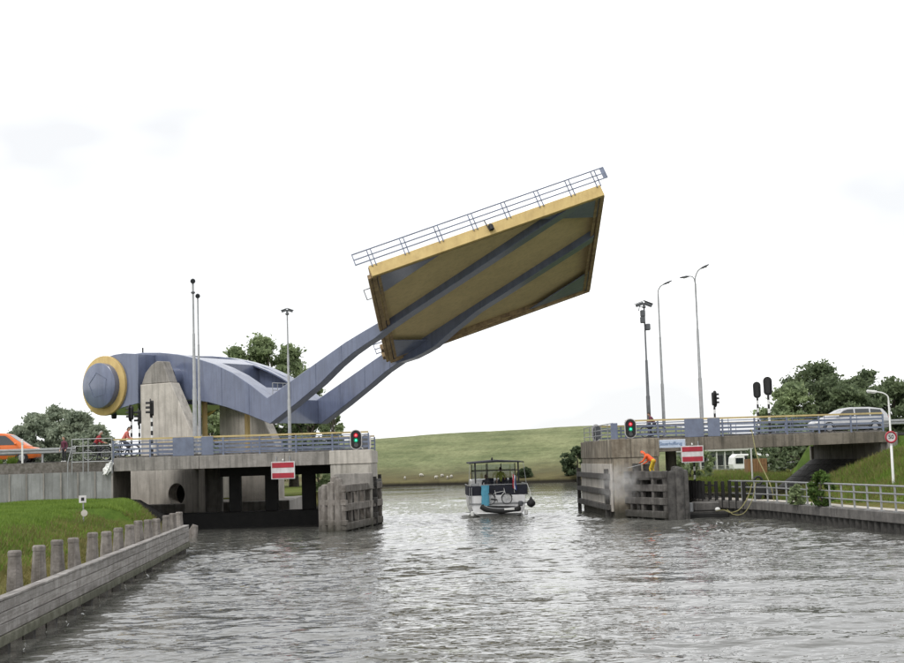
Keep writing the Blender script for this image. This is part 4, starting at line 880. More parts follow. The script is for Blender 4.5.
# ------------------------------------------------------------------ road signals on striped posts
def striped_signal(x, y, z0, zt, rz, label, zb, wide=True):
    t = thing('road_signal', (x, y, z0), label, 'traffic signal', 'black road signals on striped posts')
    ze = zt - 1.15; z = z0; k = 0; st = .27
    part('post_base', t, MB().lathe((x, y, z0), (0, 0, 1), [(0, .08), (max(.05, zb - z0), .075)], 10), 'black', smooth='auto')
    z = max(zb, z0 + .05)
    while z < ze - .02:
        z1 = min(z + st, ze); part('band', t, MB().lathe((x, y, z), (0, 0, 1), [(0, .072), (z1 - z, .072)], 10), 'white' if k % 2 == 0 else 'black', smooth='auto'); z = z1; k += 1
    c, s_ = math.cos(rz), math.sin(rz); fx_ = arr(c, s_, 0); sd = arr(-s_, c, 0)     # sd: the signal's width, fx_: where it faces
    cz = zt - .55; n = 20
    def oval(w_, h_, d0, d1):
        pl = []
        for k in range(n):
            th = 2 * math.pi * k / n; pl.append((w_ * math.cos(th) if abs(math.sin(th)) < .8 else w_ * math.cos(th), (h_ - w_) * (1 if math.sin(th) >= 0 else -1) + w_ * math.sin(th)))
        return MB().prism(pl, lambda p, q_, d: arr(x, y, cz) + sd * p + arr(0, 0, q_) + fx_ * d, d0, d1)
    hd = part('back_board', t, oval(.27, .58, .05, .09), 'black')
    part('housing', hd, oval(.13, .46, -.12, .049), 'black')
    for dz in (-.28, 0, .28):
        m_ = MB(); nn = 10; vs = []
        for q_ in (0, 1):
            for k in range(nn): th = math.pi * (1.15 * k / (nn - 1) - .075); vs.append(arr(x, y, cz + dz) + sd * .115 * math.cos(th) + arr(0, 0, .115 * math.sin(th)) + fx_ * (.09 + .26 * q_))
        m_.add(vs, [(k, k + 1, k + 1 + nn, k + nn) for k in range(nn - 1)]); v_ = part('visor', hd, m_, 'black')
        sm = v_.modifiers.new('thickness', 'SOLIDIFY'); sm.thickness = .012
        part('lens', hd, MB().lathe(arr(x, y, cz + dz) + fx_ * .088, fx_, [(0, .10), (.012, .09)], 12), 'glass')
    part('post_top', t, MB().lathe((x, y, ze - .01), (0, 0, 1), [(0, .06), (cz - ze + .1, .05)], 8), 'black')
    return t
def zpx(py, px, Y): return float(at_y(px, py, Y)[2])
def xpx(px, py, Y): return float(at_y(px, py, Y)[0])
for px, pt_, Yq, rz, lb in ((152, 399, 85.4, math.radians(185), 'striped road signal standing in front of the near pylon'), (131.5, 405, 97.0, math.radians(165), 'striped road signal furthest left below the drum'), (139.5, 409, 97.4, math.radians(200), 'striped road signal between the pylon edge and its taller twin'),
                            (716, 391, 97.0, math.radians(15), 'small striped road signal right of the double lamp on the right span'), (759.5, 382, 97.2, math.radians(75), 'shorter of the two striped road signals left of the silver car'), (770.5, 377, 85.4, math.radians(75), 'taller of the two striped road signals left of the silver car')):
    zb_ = {152: 5.0, 131.5: 5.2, 139.5: 5.2, 716: 5.3, 759.5: 5.3, 770.5: 5.45}[px]
    right = px > 452; striped_signal(xpx(px, 440, Yq), Yq, RZR if right else RZL, zpx(pt_, px, Yq), rz, lb, zb_)

# ------------------------------------------------------------------ boat signals on the pier heads
def boat_signal(x, y, z0, rz, label, lit):
    t = thing('boat_signal', (x, y, z0), label, 'signal light', 'oval signal lights on the pier heads')
    c, s_ = math.cos(rz), math.sin(rz); fr_ = arr(-s_ * -1, -c, 0) if False else arr(math.sin(rz), -math.cos(rz), 0); sd = arr(math.cos(rz), math.sin(rz), 0)
    cz = z0 + .62; n = 28
    def oval(w_, h_, d0, d1):
        pl = []
        for k in range(n):
            th = 2 * math.pi * k / n; pl.append((w_ * math.cos(th), (h_ - w_) * (1 if math.sin(th) >= 0 else -1) + w_ * math.sin(th)))
        return MB().prism(pl, lambda p, q_, d: arr(x, y, cz) + sd * p + arr(0, 0, q_) + fr_ * d, d0, d1)
    part('border', t, oval(.36, .60, 0, .03), 'white_sign'); bb = part('back_board', t, oval(.31, .55, .031, .06), 'black')
    part('housing', t, oval(.22, .46, -.25, -.001), 'pole_dark')
    part('post', t, MB().tube([(x, y + .05 * (1 if fr_[1] < 0 else -1), z0 - .06), (x, y + .05 * (1 if fr_[1] < 0 else -1), cz)], .05, 8), 'pole_dark')
    for dz, col, g_ in ((.26, 'lit_red', 'red_glow'), (-.04, 'lit_green', 'green_glow'), (-.32, None, None)):
        o_l = arr(x, y, cz + dz)
        part('lens', bb, MB().lathe(o_l + fr_ * .061, fr_, [(0, .135), (.02, .13)], 16), (g_ if lit and g_ else 'glass'))
        if lit and col: part('bulb', bb, MB().sphere(tuple(o_l + fr_ * .085), (.06, .03, .06), 10, 6), col, smooth=True)
        m_ = MB(); nn = 10; vs = []
        for q_ in (0, 1):
            for k in range(nn): th = math.pi * k / (nn - 1); vs.append(o_l + sd * .15 * math.cos(th) + arr(0, 0, .15 * math.sin(th)) + fr_ * (.06 + .16 * q_))
        m_.add(vs, [(k, k + 1, k + 1 + nn, k + nn) for k in range(nn - 1)]); v_ = part('visor', bb, m_, 'black'); sm = v_.modifiers.new('thickness', 'SOLIDIFY'); sm.thickness = .012
boat_signal(xpx(356, 440, 83.75), 83.75, RZL + .04, 0.0, 'lit red and green signal on the left pier facing the camera', True)
boat_signal(xpx(630.5, 430, 83.65), 83.65, RZR + .03, 0.0, 'lit red and green signal on the right pier facing the camera', True)
boat_signal(xpx(366, 443, 96.5), 96.5, RZL + .04, math.radians(160), 'dark back of the signal at the far end of the left pier', False)
boat_signal(xpx(596.5, 440, 97.2), 97.2, RZR + .03, math.radians(205), 'dark back of the signal at the far corner of the right pier', False)

# ------------------------------------------------------------------ boards on the spans
def no_passage(x0, x1, z0, z1, y, label, zf):
    t = thing('no_passage_sign', ((x0 + x1) / 2, y, z0), label, 'sign', 'red and white no-passage boards')
    part('board', t, MB().box(x0, x1, y, y + .04, z0, z1), 'white_sign', bevel=.01); h = (z1 - z0)
    part('stripe', t, MB().box(x0 + .06, x1 - .06, y - .012, y - .001, z1 - .06 - h * .29, z1 - .06), 'red_sign')
    part('stripe', t, MB().box(x0 + .06, x1 - .06, y - .012, y - .001, z0 + .06, z0 + .06 + h * .29), 'red_sign')
    for x in (x0 + .3, x1 - .3): part('hanger', t, MB().box(x - .03, x + .03, y + .041, y + .10, z1 - .5, zf), 'galv')
    part('lamp', t, MB().sphere(((x0 + x1) / 2, y + .02, z1 + .09), (.05, .05, .08), 8, 6), 'white', smooth=True)
no_passage(-8.2, -6.8, 2.94, 3.97, YN - .105, 'red and white no-passage board hung on the left span', 4.3)
no_passage(16.25, 17.6, 3.14, 4.14, YN - .105, 'red and white no-passage board hung on the right span', 4.4)
ns = thing('name_board', (15.65, YN - .05, 4.05), 'pale blue bridge name board on the right span', 'sign')
part('board', ns, MB().box(14.8, 16.52, YN - .05, YN - .015, 4.07, 4.53), 'pale_blue_sign', bevel=.008)
part('border', ns, MB().box(14.77, 16.55, YN - .03, YN - .005, 4.04, 4.56), 'white_sign')
text_mesh('Slauerhoffbrug', .27, ns, 'lettering', (15.66, YN - .056, 4.30), math.pi / 2, 'sign_blue', sx=.86)

# small post sign on the left grass bank
px_, Yq = 83.5, 60.0; x = xpx(83.5, 530, Yq); zg = gz(x, Yq)
t = thing('bank_sign', (x, Yq, zg - .05), 'small white sign with a second plate on a post in the left grass', 'sign')
zt = zpx(496, 83, Yq)
part('post', t, MB().tube([(x, Yq, zg - .1), (x, Yq, zt)], .03, 8), 'galv'); part('plate', t, MB().box(x - .17, x + .13, Yq - .05, Yq - .032, zt - .28, zt + .02), 'white_sign'); part('mark', t, MB().box(x - .08, x + .05, Yq - .058, Yq - .051, zt - .20, zt - .06), 'black')
part('lower_plate', t, MB().lathe((x + .05, Yq - .045, zt - .72), (0, -1, 0), [(0, .14), (.012, .14)], 14), 'concrete_pale')
# marker post and guard rails
gl_ = thing('guard_rail', (-30, 85.0, 4.3), 'galvanised guard rail along the left approach in front of the orange van', 'guard rail')
def wbeam(t, x0, x1, y, z):
    pr = [(0, .16), (.05, .12), (.05, .04), (0, .0), (.05, -.04), (.05, -.12), (0, -.16), (-.02, -.16), (.02, -.11), (.02, -.05), (-.03, 0), (.02, .05), (.02, .11), (-.02, .16)]
    n = max(1, int((x1 - x0) / 4))
    for k in range(n):
        a, b = x0 + (x1 - x0) * k / n, x0 + (x1 - x0) * (k + 1) / n - .01
        part('beam', t, MB().prism(pr, lambda p, q_, d: arr(d, y - p, z + q_), a, b), 'galv')
        part('post', t, MB().box((a + b) / 2 - .05, (a + b) / 2 + .05, y + .04, y + .16, z - 1.0, z + .12), 'galv')
wbeam(gl_, -44, xpx(76, 450, 84.6), 84.6, 5.06)
gr2 = thing('guard_rail', (36, 84.4, 4.3), 'galvanised guard rail right of the silver car', 'guard rail'); wbeam(gr2, 28.9, 46, 84.5, RZR + .55)
x = xpx(22.3, 450, 84.2)
t = thing('marker_post', (x, 84.2, 4.3), 'white marker post in front of the left guard rail', 'marker post'); part('post', t, MB().box(x - .05, x + .05, 84.16, 84.24, 4.2, zpx(439, 22, 84.2)), 'white', bevel=.01); part('band', t, MB().box(x - .053, x + .053, 84.155, 84.245, 5.45, 5.6), 'lamp_lens')
# crumpled white bag at the abutment corner
c = at_y(108, 468.5, YN - .2); m_ = MB(); m_.sphere((0, 0, 0), 1, 14, 10); v = np.array(m_.v); v *= (1 + .35 * np.sin(v[:, :1] * 5 + v[:, 1:2] * 7) + .22 * np.sin(v[:, 2:3] * 9 + v[:, :1] * 4)); v = v * arr(.20, .14, .34); v[:, 0] += v[:, 2] * .45
m_.v = [tuple(q_ + c) for q_ in v]; solid('plastic_bag', m_, 'white', 'crumpled white bag caught at the left end of the left span', 'bag')

# ------------------------------------------------------------------ vehicles
def wheel(t, c, r, w_):
    tyre = part('wheel', t, MB().lathe((c[0], c[1] - w_ / 2, c[2]), (0, 1, 0), [(0, r * .62), (.0, r * .92), (.03, r), (w_ - .03, r), (w_, r * .92), (w_, r * .62)], 24), 'rubber', smooth='auto')
    part('rim', tyre, MB().lathe((c[0], c[1] - w_ / 2 - .012, c[2]), (0, 1, 0), [(0, r * .25), (.01, r * .60), (w_ + .024 - .01, r * .60), (w_ + .024, r * .25)], 18), 'rim', smooth='auto')
def loft(stations, mi=None):
    """stations: (x, [(y, z), ...half section from bottom centre to top centre]) mirrored in y"""
    m_ = MB(); vs = []; k = len(stations[0][1]); full = 2 * k - 2
    for x, sec in stations:
        ring = [(x, y, z) for y, z in sec] + [(x, -y, z) for y, z in reversed(sec[1:-1])]; vs += ring
    fs = [(i * full + j, i * full + (j + 1) % full, (i + 1) * full + (j + 1) % full, (i + 1) * full + j) for i in range(len(stations) - 1) for j in range(full)]
    fs += [tuple(range(full)), tuple(reversed([(len(stations) - 1) * full + j for j in range(full)]))]
    return m_.add(vs, fs)
def vehicle(name, label, cat, loc, flip, spec):
    """built nose towards +x at the origin, then mirrored when flip and moved to loc"""
    t = thing(name, loc, label, cat); sg = -1 if flip else 1
    def mv(m_):
        m_.v = [(loc[0] + sg * v[0], loc[1] + sg * v[1], loc[2] + v[2]) for v in m_.v]; return m_
    W2, L = spec['w'] / 2, spec['len']; xs, lowz, beltz = spec['x'], spec['low'], spec['belt']
    st = []
    for x, zb, zt, k in zip(xs, lowz, beltz, spec['wid']):
        w_ = W2 * k; st.append((x, [(0, zb), (w_ * .88, zb), (w_ * .985, zb + (zt - zb) * .25), (w_, zb + (zt - zb) * .55), (w_ * .97, zt - .05), (w_ * .90, zt), (0, zt + .015)]))
    b = part('body', t, mv(loft(st)), spec['mat'], smooth='auto')
    gs = []
    for x, zb, zt, wb, wt in spec['house']: gs.append((x, [(0, zb), (W2 * wb, zb), (W2 * (wb * .35 + wt * .65), zb + (zt - zb) * .6), (W2 * wt, zt - .06), (W2 * wt * .9, zt), (0, zt + .02)]))
    part('cabin', t, mv(loft(gs)), spec['mat'], smooth='auto')
    for poly in spec['win']:       # side windows follow the slope of the cabin side
        for s_ in (-1, 1):
            m_ = MB(); zb = spec['house'][2][1]; zt = spec['house'][2][2]; wb, wt = spec['house'][2][3], spec['house'][2][4]
            pts = []
            for x, z in poly:
                f = (z - zb) / (zt - zb); w_ = W2 * np.interp(f, [0, .6, .96], [wb, wb * .35 + wt * .65, wt]); pts.append((x, s_ * (w_ + .012), z))
            inn = [(x, y - s_ * .05, z) for x, y, z in pts]; n = len(pts)
            m_.add(pts + inn, [tuple(range(n)), tuple(reversed(range(n, 2 * n)))] + [(i, (i + 1) % n, (i + 1) % n + n, i + n) for i in range(n)]); part('side_window', t, mv(m_), 'glass')
    for quad in spec['screens']:
        m_ = MB(); q_ = np.array(quad, float); nrm = np.cross(q_[1] - q_[0], q_[2] - q_[0]); nrm /= np.linalg.norm(nrm)
        if nrm[2] < 0: nrm = -nrm
        m_.add(list(q_ + nrm * .02) + list(q_ - nrm * .03), [(0, 1, 2, 3), (7, 6, 5, 4), (0, 4, 5, 1), (1, 5, 6, 2), (2, 6, 7, 3), (3, 7, 4, 0)]); part('windscreen', t, mv(m_), 'glass')
    for x in spec['axles']:
        for s_ in (-1, 1):
            wheel(t, (loc[0] + sg * x, loc[1] + s_ * (W2 - .10), loc[2] + spec['wr']), spec['wr'], .21)
            part('wheel_arch', t, mv(MB().lathe((x, s_ * (W2 - .18) - .10, spec['wr']), (0, 1, 0), [(0, spec['wr'] + .06), (.275 if s_ > 0 else .275, spec['wr'] + .06)], 24)) if False else mv(MB().torus((x, s_ * (W2 * .985), spec['wr']), (0, 1, 0), spec['wr'] + .045, .03, 24, 5)), 'black')
    for (x, z, s0) in spec['head']:
        for s_ in (-1, 1): part('headlight' if s0 else 'tail_light', t, mv(MB().sphere((x, s_ * W2 * .76, z), (.12, .16, .10) if s0 else (.06, .10, .22), 10, 6)), 'lamp_lens' if s0 else 'tail_red', smooth=True)
    for s_ in (-1, 1): part('mirror', t, mv(MB().sphere((spec['mir'][0], s_ * (W2 + .10), spec['mir'][1]), (.08, .12, .09), 10, 6)), spec['mat'], smooth=True)
    for x, z in spec['han']:
        for s_ in (-1, 1): part('door_handle', t, mv(MB().box(x - .1, x + .1, s_ * W2 * 1.0 - .015, s_ * W2 * 1.0 + .015, z - .02, z + .02)), 'black')
    part('trim_strip', t, mv(MB().box(spec['trim'][0], spec['trim'][1], -W2 * 1.004, W2 * 1.004, spec['trim'][2], spec['trim'][2] + .07)), 'black' if spec['mat'] == 'silver' else 'pole_dark')
    return t
# silver people carrier heading left on the right span
car = dict(len=4.9, w=1.82, mat='silver', wr=.33, x=[-2.42, -2.36, -1.9, -1.0, 0, 1.0, 1.7, 2.2, 2.42, 2.48], low=[.45, .28, .24, .22, .22, .22, .22, .24, .30, .42], belt=[.92, .98, 1.0, 1.0, .98, .97, .93, .82, .70, .60], wid=[.86, .94, .98, 1, 1, 1, .98, .92, .84, .76],
    house=[(-2.36, .95, 1.15, .86, .80), (-2.05, .96, 1.50, .90, .76), (-1.2, .96, 1.62, .93, .76), (-.2, .96, 1.63, .93, .76), (.45, .95, 1.56, .93, .76), (1.15, .93, 1.25, .92, .80), (1.78, .88, .93, .86, .84)],
    win=[[(-2.05, 1.05), (-1.25, 1.02), (-1.25, 1.50), (-1.9, 1.44)], [(-1.15, 1.02), (-.25, 1.02), (-.25, 1.52), (-1.15, 1.51)], [(-.15, 1.02), (1.0, 1.02), (.5, 1.42), (.25, 1.50), (-.15, 1.52)]],
    screens=[[(.62, .60, 1.49), (.62, -.60, 1.49), (1.62, -.70, .98), (1.62, .70, .98)], [(-2.14, .60, 1.44), (-2.14, -.60, 1.44), (-2.38, -.66, 1.12), (-2.38, .66, 1.12)]], axles=(-1.45, 1.5), head=[(2.28, .68, 1), (-2.40, .85, 0)], mir=(.95, 1.08), han=[(-.45, .86), (-1.4, .86)], trim=(-1.1, 1.1, .42))
vehicle('people_carrier', 'silver people carrier driving left on the right span', 'car', (28.45, 90.0, RZR + .03), True, car)
van = dict(len=4.9, w=1.9, mat='orange', wr=.34, x=[-2.42, -2.38, -1.9, -1.0, 0, 1.0, 1.7, 2.2, 2.42, 2.48], low=[.45, .30, .28, .26, .26, .26, .26, .28, .34, .45], belt=[1.05, 1.1, 1.1, 1.1, 1.1, 1.1, 1.06, .97, .86, .75], wid=[.90, .97, .99, 1, 1, 1, .99, .94, .86, .78],
    house=[(-2.40, 1.06, 1.6, .93, .86), (-2.33, 1.06, 1.90, .94, .84), (-1.0, 1.06, 1.95, .95, .84), (.2, 1.06, 1.94, .95, .84), (.62, 1.06, 1.86, .95, .83), (1.2, 1.06, 1.48, .94, .84), (1.82, 1.02, 1.07, .90, .88)],
    win=[[(.05, 1.17), (1.18, 1.17), (.75, 1.58), (.5, 1.76), (.05, 1.78)]],
    screens=[[(.74, .66, 1.79), (.74, -.66, 1.79), (1.68, -.76, 1.14), (1.68, .76, 1.14)]], axles=(-1.45, 1.55), head=[(2.26, .82, 1), (-2.42, .95, 0)], mir=(1.2, 1.22), han=[(.1, 1.0), (-1.0, 1.0)], trim=(-1.1, 1.2, .5))
vehicle('orange_van', 'orange delivery van cropped by the left edge behind the guard rail', 'van', (-26.3, 91.5, 4.43), False, van)

# ------------------------------------------------------------------ people: capsules fused by a voxel remesh into one continuous body
def person(label, loc, rz, J, clothes, scale=1.0, name='person', group=None):
    """J: joints; clothes: material per bone class"""
    bones = []
    def B(a, b, r0, r1, cls): bones.append((np.array(a, float), np.array(b, float), r0, r1, cls))
    hip, chest, neck, head = (np.array(J[k], float) for k in ('hip', 'chest', 'neck', 'head'))
    side = np.array(J.get('side', (1, 0, 0)), float)
    B(hip - side * .07, hip + side * .07, .115, .115, 'legs'); B(hip, .5 * hip + .5 * chest, .125, .130, 'top'); B(.5 * hip + .5 * chest, chest, .130, .145, 'top')
    B(chest - side * .12, chest + side * .12, .095, .095, 'top'); B(chest, neck, .10, .055, 'top'); B(neck, head, .052, .05, 'skin')
    fwd = np.cross((0, 0, 1), side); fwd = -fwd / np.linalg.norm(fwd) if J.get('face', 1) < 0 else fwd / np.linalg.norm(fwd)
    up = head - neck; up /= np.linalg.norm(up)
    B(head - up * .02, head + up * .075, .082, .092, 'skin'); B(head + up * .075 - fwd * .012, head + up * .11 - fwd * .02, .096, .09, 'hair'); B(head - fwd * .05 + up * .0, head - fwd * .045 + up * .07, .075, .08, 'hair')
    B(head + fwd * .085 + up * .01, head + fwd * .105 + up * .0, .016, .018, 'skin')
    for s_ in (-1, 1): B(head + side * .085 * s_ + up * .02, head + side * .092 * s_ + up * .04, .02, .022, 'skin')
    for s_, k in ((-1, 'l'), (1, 'r')):
        sh = chest + side * .19 * s_ + np.array((0, 0, .02)); el, wr = np.array(J['elbow_' + k], float), np.array(J['wrist_' + k], float)
        B(sh, el, .062, .047, 'top'); B(el, wr, .046, .032, 'sleeve'); d = wr - el; d /= np.linalg.norm(d)
        pn = np.cross(d, side); pn /= np.linalg.norm(pn) + 1e-9; sd = np.cross(d, pn)
        B(wr, wr + d * .075, .030, .034, 'skin')
        for q_, (of, ln) in enumerate(((-.030, .075), (-.010, .085), (.010, .080), (.028, .062))):
            f0 = wr + d * .085 + sd * of; f1 = f0 + d * ln * .55; B(f0, f1, .012, .011, 'skin'); B(f1, f1 + d * ln * .3 + pn * ln * .35, .011, .010, 'skin')
        B(wr + d * .03 + sd * .035 * -s_, wr + d * .085 + sd * .058 * -s_, .014, .012, 'skin')
        hp = hip + side * .09 * s_; kn, an = np.array(J['knee_' + k], float), np.array(J['ankle_' + k], float)
        B(hp, kn, .088, .060, 'legs'); B(kn, an, .058, .040, 'shin'); toe = np.array(J.get('toe_' + k, an + fwd * .17 - np.array((0, 0, .045))), float)
        B(an - np.array((0, 0, .03)) - fwd * .03, toe, .042, .035, 'shoe')
    m_ = MB()
    for a, b, r0, r1, c in bones:
        d = b - a; L = np.linalg.norm(d); d = d / (L + 1e-9); pr = []
        for k in range(5): th = math.pi / 2 * k / 4; pr.append((-r0 * math.cos(th), max(r0 * math.sin(th), .001)))
        for k in range(5): th = math.pi / 2 * k / 4; pr.append((L + r1 * math.sin(th), max(r1 * math.cos(th), .001)))
        m_.lathe(a, d, pr, 10)
    tmp = bpy.data.objects.new('tmp_body', _mesh('tmp_body', m_, 'skin', (0, 0, 0), False)); COL.objects.link(tmp)
    rm = tmp.modifiers.new('r', 'REMESH'); rm.mode = 'VOXEL'; rm.voxel_size = .014
    sm = tmp.modifiers.new('s', 'SMOOTH'); sm.iterations = 2; sm.factor = .5
    dg = bpy.context.evaluated_depsgraph_get(); dg.update(); me = bpy.data.meshes.new_from_object(tmp.evaluated_get(dg)); bpy.data.objects.remove(tmp); me.name = 'person'
    me.materials.clear(); cl = ['top', 'sleeve', 'legs', 'shin', 'shoe', 'skin', 'hair']
    for c in cl: me.materials.append(MT[clothes[c]])
    n = len(me.polygons); cen = np.zeros(n * 3); me.polygons.foreach_get('center', cen); cen = cen.reshape(-1, 3); best = np.full(n, 1e9); mi = np.zeros(n, int)
    for a, b, r0, r1, c in bones:
        d = b - a; L2 = d @ d + 1e-9; tt = np.clip(((cen - a) @ d) / L2, 0, 1); dist = np.linalg.norm(cen - a - tt[:, None] * d, axis=1) - (r0 + (r1 - r0) * tt); k = dist < best; best[k] = dist[k]; mi[k] = cl.index(c)
    me.polygons.foreach_set('material_index', mi.astype(np.int32)); me.polygons.foreach_set('use_smooth', np.ones(n, bool)); me.update()
    o = bpy.data.objects.new(name, me); COL.objects.link(o); o.location = loc; o.rotation_euler = (0, 0, rz); o.scale = (scale,) * 3; tagit(o, label, 'person', group); WL[o] = np.asarray(loc, float)
    return o
def outfit(top, legs, shoe='dark_cloth', hair='hair', sleeve=None, shin=None): return dict(top=top, sleeve=sleeve or top, legs=legs, shin=shin or legs, shoe=shoe, skin='skin', hair=hair)
STAND = dict(hip=(0, 0, .92), chest=(0, .02, 1.34), neck=(0, .02, 1.47), head=(0, .05, 1.58), elbow_l=(-.27, -.03, 1.08), wrist_l=(-.25, .12, .86), elbow_r=(.27, -.03, 1.08), wrist_r=(.25, .12, .86), knee_l=(-.10, .03, .50), ankle_l=(-.11, 0, .085), knee_r=(.10, .03, .50), ankle_r=(.11, .02, .085))
# local frame: faces +y
BEND = dict(hip=(0, -.10, .86), chest=(0, .24, 1.12), neck=(0, .36, 1.20), head=(0, .45, 1.27), elbow_l=(-.20, .42, .86), wrist_l=(-.05, .62, .80), elbow_r=(.22, .30, .84), wrist_r=(.08, .50, .72), knee_l=(-.11, .08, .47), ankle_l=(-.12, 0, .085), knee_r=(.11, .0, .46), ankle_r=(.12, -.12, .085))
RIDE = dict(hip=(0, -.12, .98), chest=(0, .12, 1.36), neck=(0, .17, 1.49), head=(0, .23, 1.60), elbow_l=(-.26, .22, 1.12), wrist_l=(-.24, .44, 1.06), elbow_r=(.26, .22, 1.12), wrist_r=(.24, .44, 1.06), knee_l=(-.10, .25, .72), ankle_l=(-.11, .12, .36), knee_r=(.10, .18, .56), ankle_r=(.11, .02, .14))
SIT = dict(hip=(0, 0, .50), chest=(0, .02, .92), neck=(0, .03, 1.05), head=(0, .06, 1.16), elbow_l=(-.27, .05, .68), wrist_l=(-.18, .27, .60), elbow_r=(.27, .05, .68), wrist_r=(.18, .27, .60), knee_l=(-.11, .42, .50), ankle_l=(-.11, .44, .085), knee_r=(.11, .42, .50), ankle_r=(.11, .44, .085))

def bicycle(name, label, loc, rz, group=None, s=1.0, matf='pole_dark'):
    """frame in local y (forward), z up; then rotated"""
    R = Matrix.Rotation(rz, 3, 'Z'); t = thing(name, loc, label, 'bicycle', group)
    def tr(p): v = R @ Vector(p); return (loc[0] + v.x * s, loc[1] + v.y * s, loc[2] + v.z * s)
    def tb(nm, pts, r, m_, par=t): return part(nm, par, MB().tube([tr(p) for p in pts], r * s, 6), m_, smooth='auto')
    ax = np.array(R @ Vector((1, 0, 0)))
    for y in (-.52, .54):
        wl_ = part('wheel', t, MB().torus(tr((0, y, .345)), ax, .325 * s, .022 * s, 28, 6), 'rubber', smooth=True)
        part('rim', wl_, MB().torus(tr((0, y, .345)), ax, .292 * s, .024 * s, 28, 5), 'galv', smooth=True)
        sp = MB()
        for k in range(10): th = 2 * math.pi * k / 10; sp.tube([tr((0, y, .345)), tr((0, y + .295 * math.cos(th), .345 + .295 * math.sin(th)))], .005 * s, 4)
        part('spokes', wl_, sp, 'galv'); tb('mudguard', [(0, y + .365 * math.cos(a), .345 + .365 * math.sin(a)) for a in np.linspace(.3, 2.9, 9)], .018, 'black')
    fr_ = tb('frame', [(0, -.08, .30), (0, .40, .78)], .019, matf)
    tb('top_tube', [(0, -.20, .74), (0, .42, .84)], .017, matf, fr_); tb('seat_tube', [(0, -.08, .30), (0, -.22, .90)], .017, matf, fr_); tb('chain_stay', [(0, -.08, .30), (0, -.52, .345)], .014, matf, fr_); tb('seat_stay', [(0, -.20, .74), (0, -.52, .345)], .012, matf, fr_)
    tb('fork', [(0, .54, .345), (0, .42, .78), (0, .37, 1.02)], .018, matf); tb('handlebar', [(-.28, .28, 1.05), (-.22, .38, 1.06), (0, .37, 1.04), (.22, .38, 1.06), (.28, .28, 1.05)], .014, 'black')
    part('saddle', t, MB().sphere(tr((0, -.24, .95)), (.09 * s, .09 * s, .045 * s), 10, 6), 'black', smooth=True)
    part('carrier', t, MB().tube([tr((0, -.26, .74)), tr((0, -.74, .74)), tr((0, -.60, .40))], .014 * s, 6), 'black'); part('chain_case', t, MB().tube([tr((.04, -.08, .30)), tr((.04, -.50, .345))], .05 * s, 6), 'black'); part('crank', t, MB().tube([tr((.10, -.06, .14)), tr((0, -.08, .30)), tr((-.10, -.10, .46))], .012 * s, 6), 'black')
    return t
# people on the left span and approach
xq = xpx(97, 455, 84.7)
person('rider in a dark red jacket at the left end of the span', (xq, 84.7, RZL - .10), -math.pi / 2, RIDE, outfit('red_cloth', 'dark_cloth', hair='hair_grey'))
bicycle('bicycle', 'bicycle under the rider in the dark red jacket', (xq, 84.7, RZL - .10), -math.pi / 2)
xq = xpx(125, 450, 84.9)
person('rider in a pale red jacket below the drum', (xq, 84.9, RZL - .02 + .12), -math.pi / 2, RIDE, outfit('pink_cloth', 'dark_cloth', hair='hair'))
bicycle('bicycle', 'bicycle under the rider in the pale red jacket', (xq, 84.9, RZL - .02 + .12), -math.pi / 2)
xq = xpx(113.5, 448, 85.0)
bicycle('bicycle', 'riderless bicycle parked between the two red-clad riders', (xq, 85.2, RZL + .10), -math.pi / 2 + .1)
xq = xpx(64.5, 460, 84.25)
person('person in a plum jacket with white shoes by the left guard rail', (xq, 84.2, 4.36), math.radians(150), STAND, outfit('plum_cloth', 'dark_cloth', shoe='white_cloth', shin='dark_cloth'), .86)
xq = xpx(653, 430, 84.9)
person('rider in a dark red top behind the railing of the right span', (xq, 84.9, RZR + .10), math.pi / 2, dict(RIDE), outfit('plum_cloth', 'dark_cloth'), .84)
bicycle('bicycle', 'bicycle under the rider on the right span', (xq, 84.9, RZR + .10), math.pi / 2, s=.92)
# the worker hosing the right fender
xw, yw = 13.95, 80.9
solid('work_platform', MB().box(13.2, 14.9, 80.6, 82.4, 2.25, 2.37).box(13.25, 13.4, 82.1, 82.3, -1.4, 2.249).box(14.6, 14.75, 82.2, 82.35, -1.4, 2.249), 'wood_dark', 'dark timber platform under the worker behind the right guide fender', 'platform')
person('worker in orange jacket and yellow trousers bending over the right fender', (xw + .1, yw + .35, 2.37), math.radians(62), BEND, outfit('hivis', 'yellow_cloth', hair='hivis', shoe='dark_cloth'), 1.1)
ln = thing('spray_lance', (13.4, 81.4, 3.0), 'thin spray lance in the hands of the orange worker', 'spray lance')
part('tube', ln, MB().tube([(13.95, 81.55, 3.30), (13.45, 81.75, 3.12), (12.75, 82.0, 2.95)], .018, 6), 'galv'); part('grip', ln, MB().tube([(13.95, 81.55, 3.30), (14.0, 81.5, 3.18)], .025, 6), 'black')

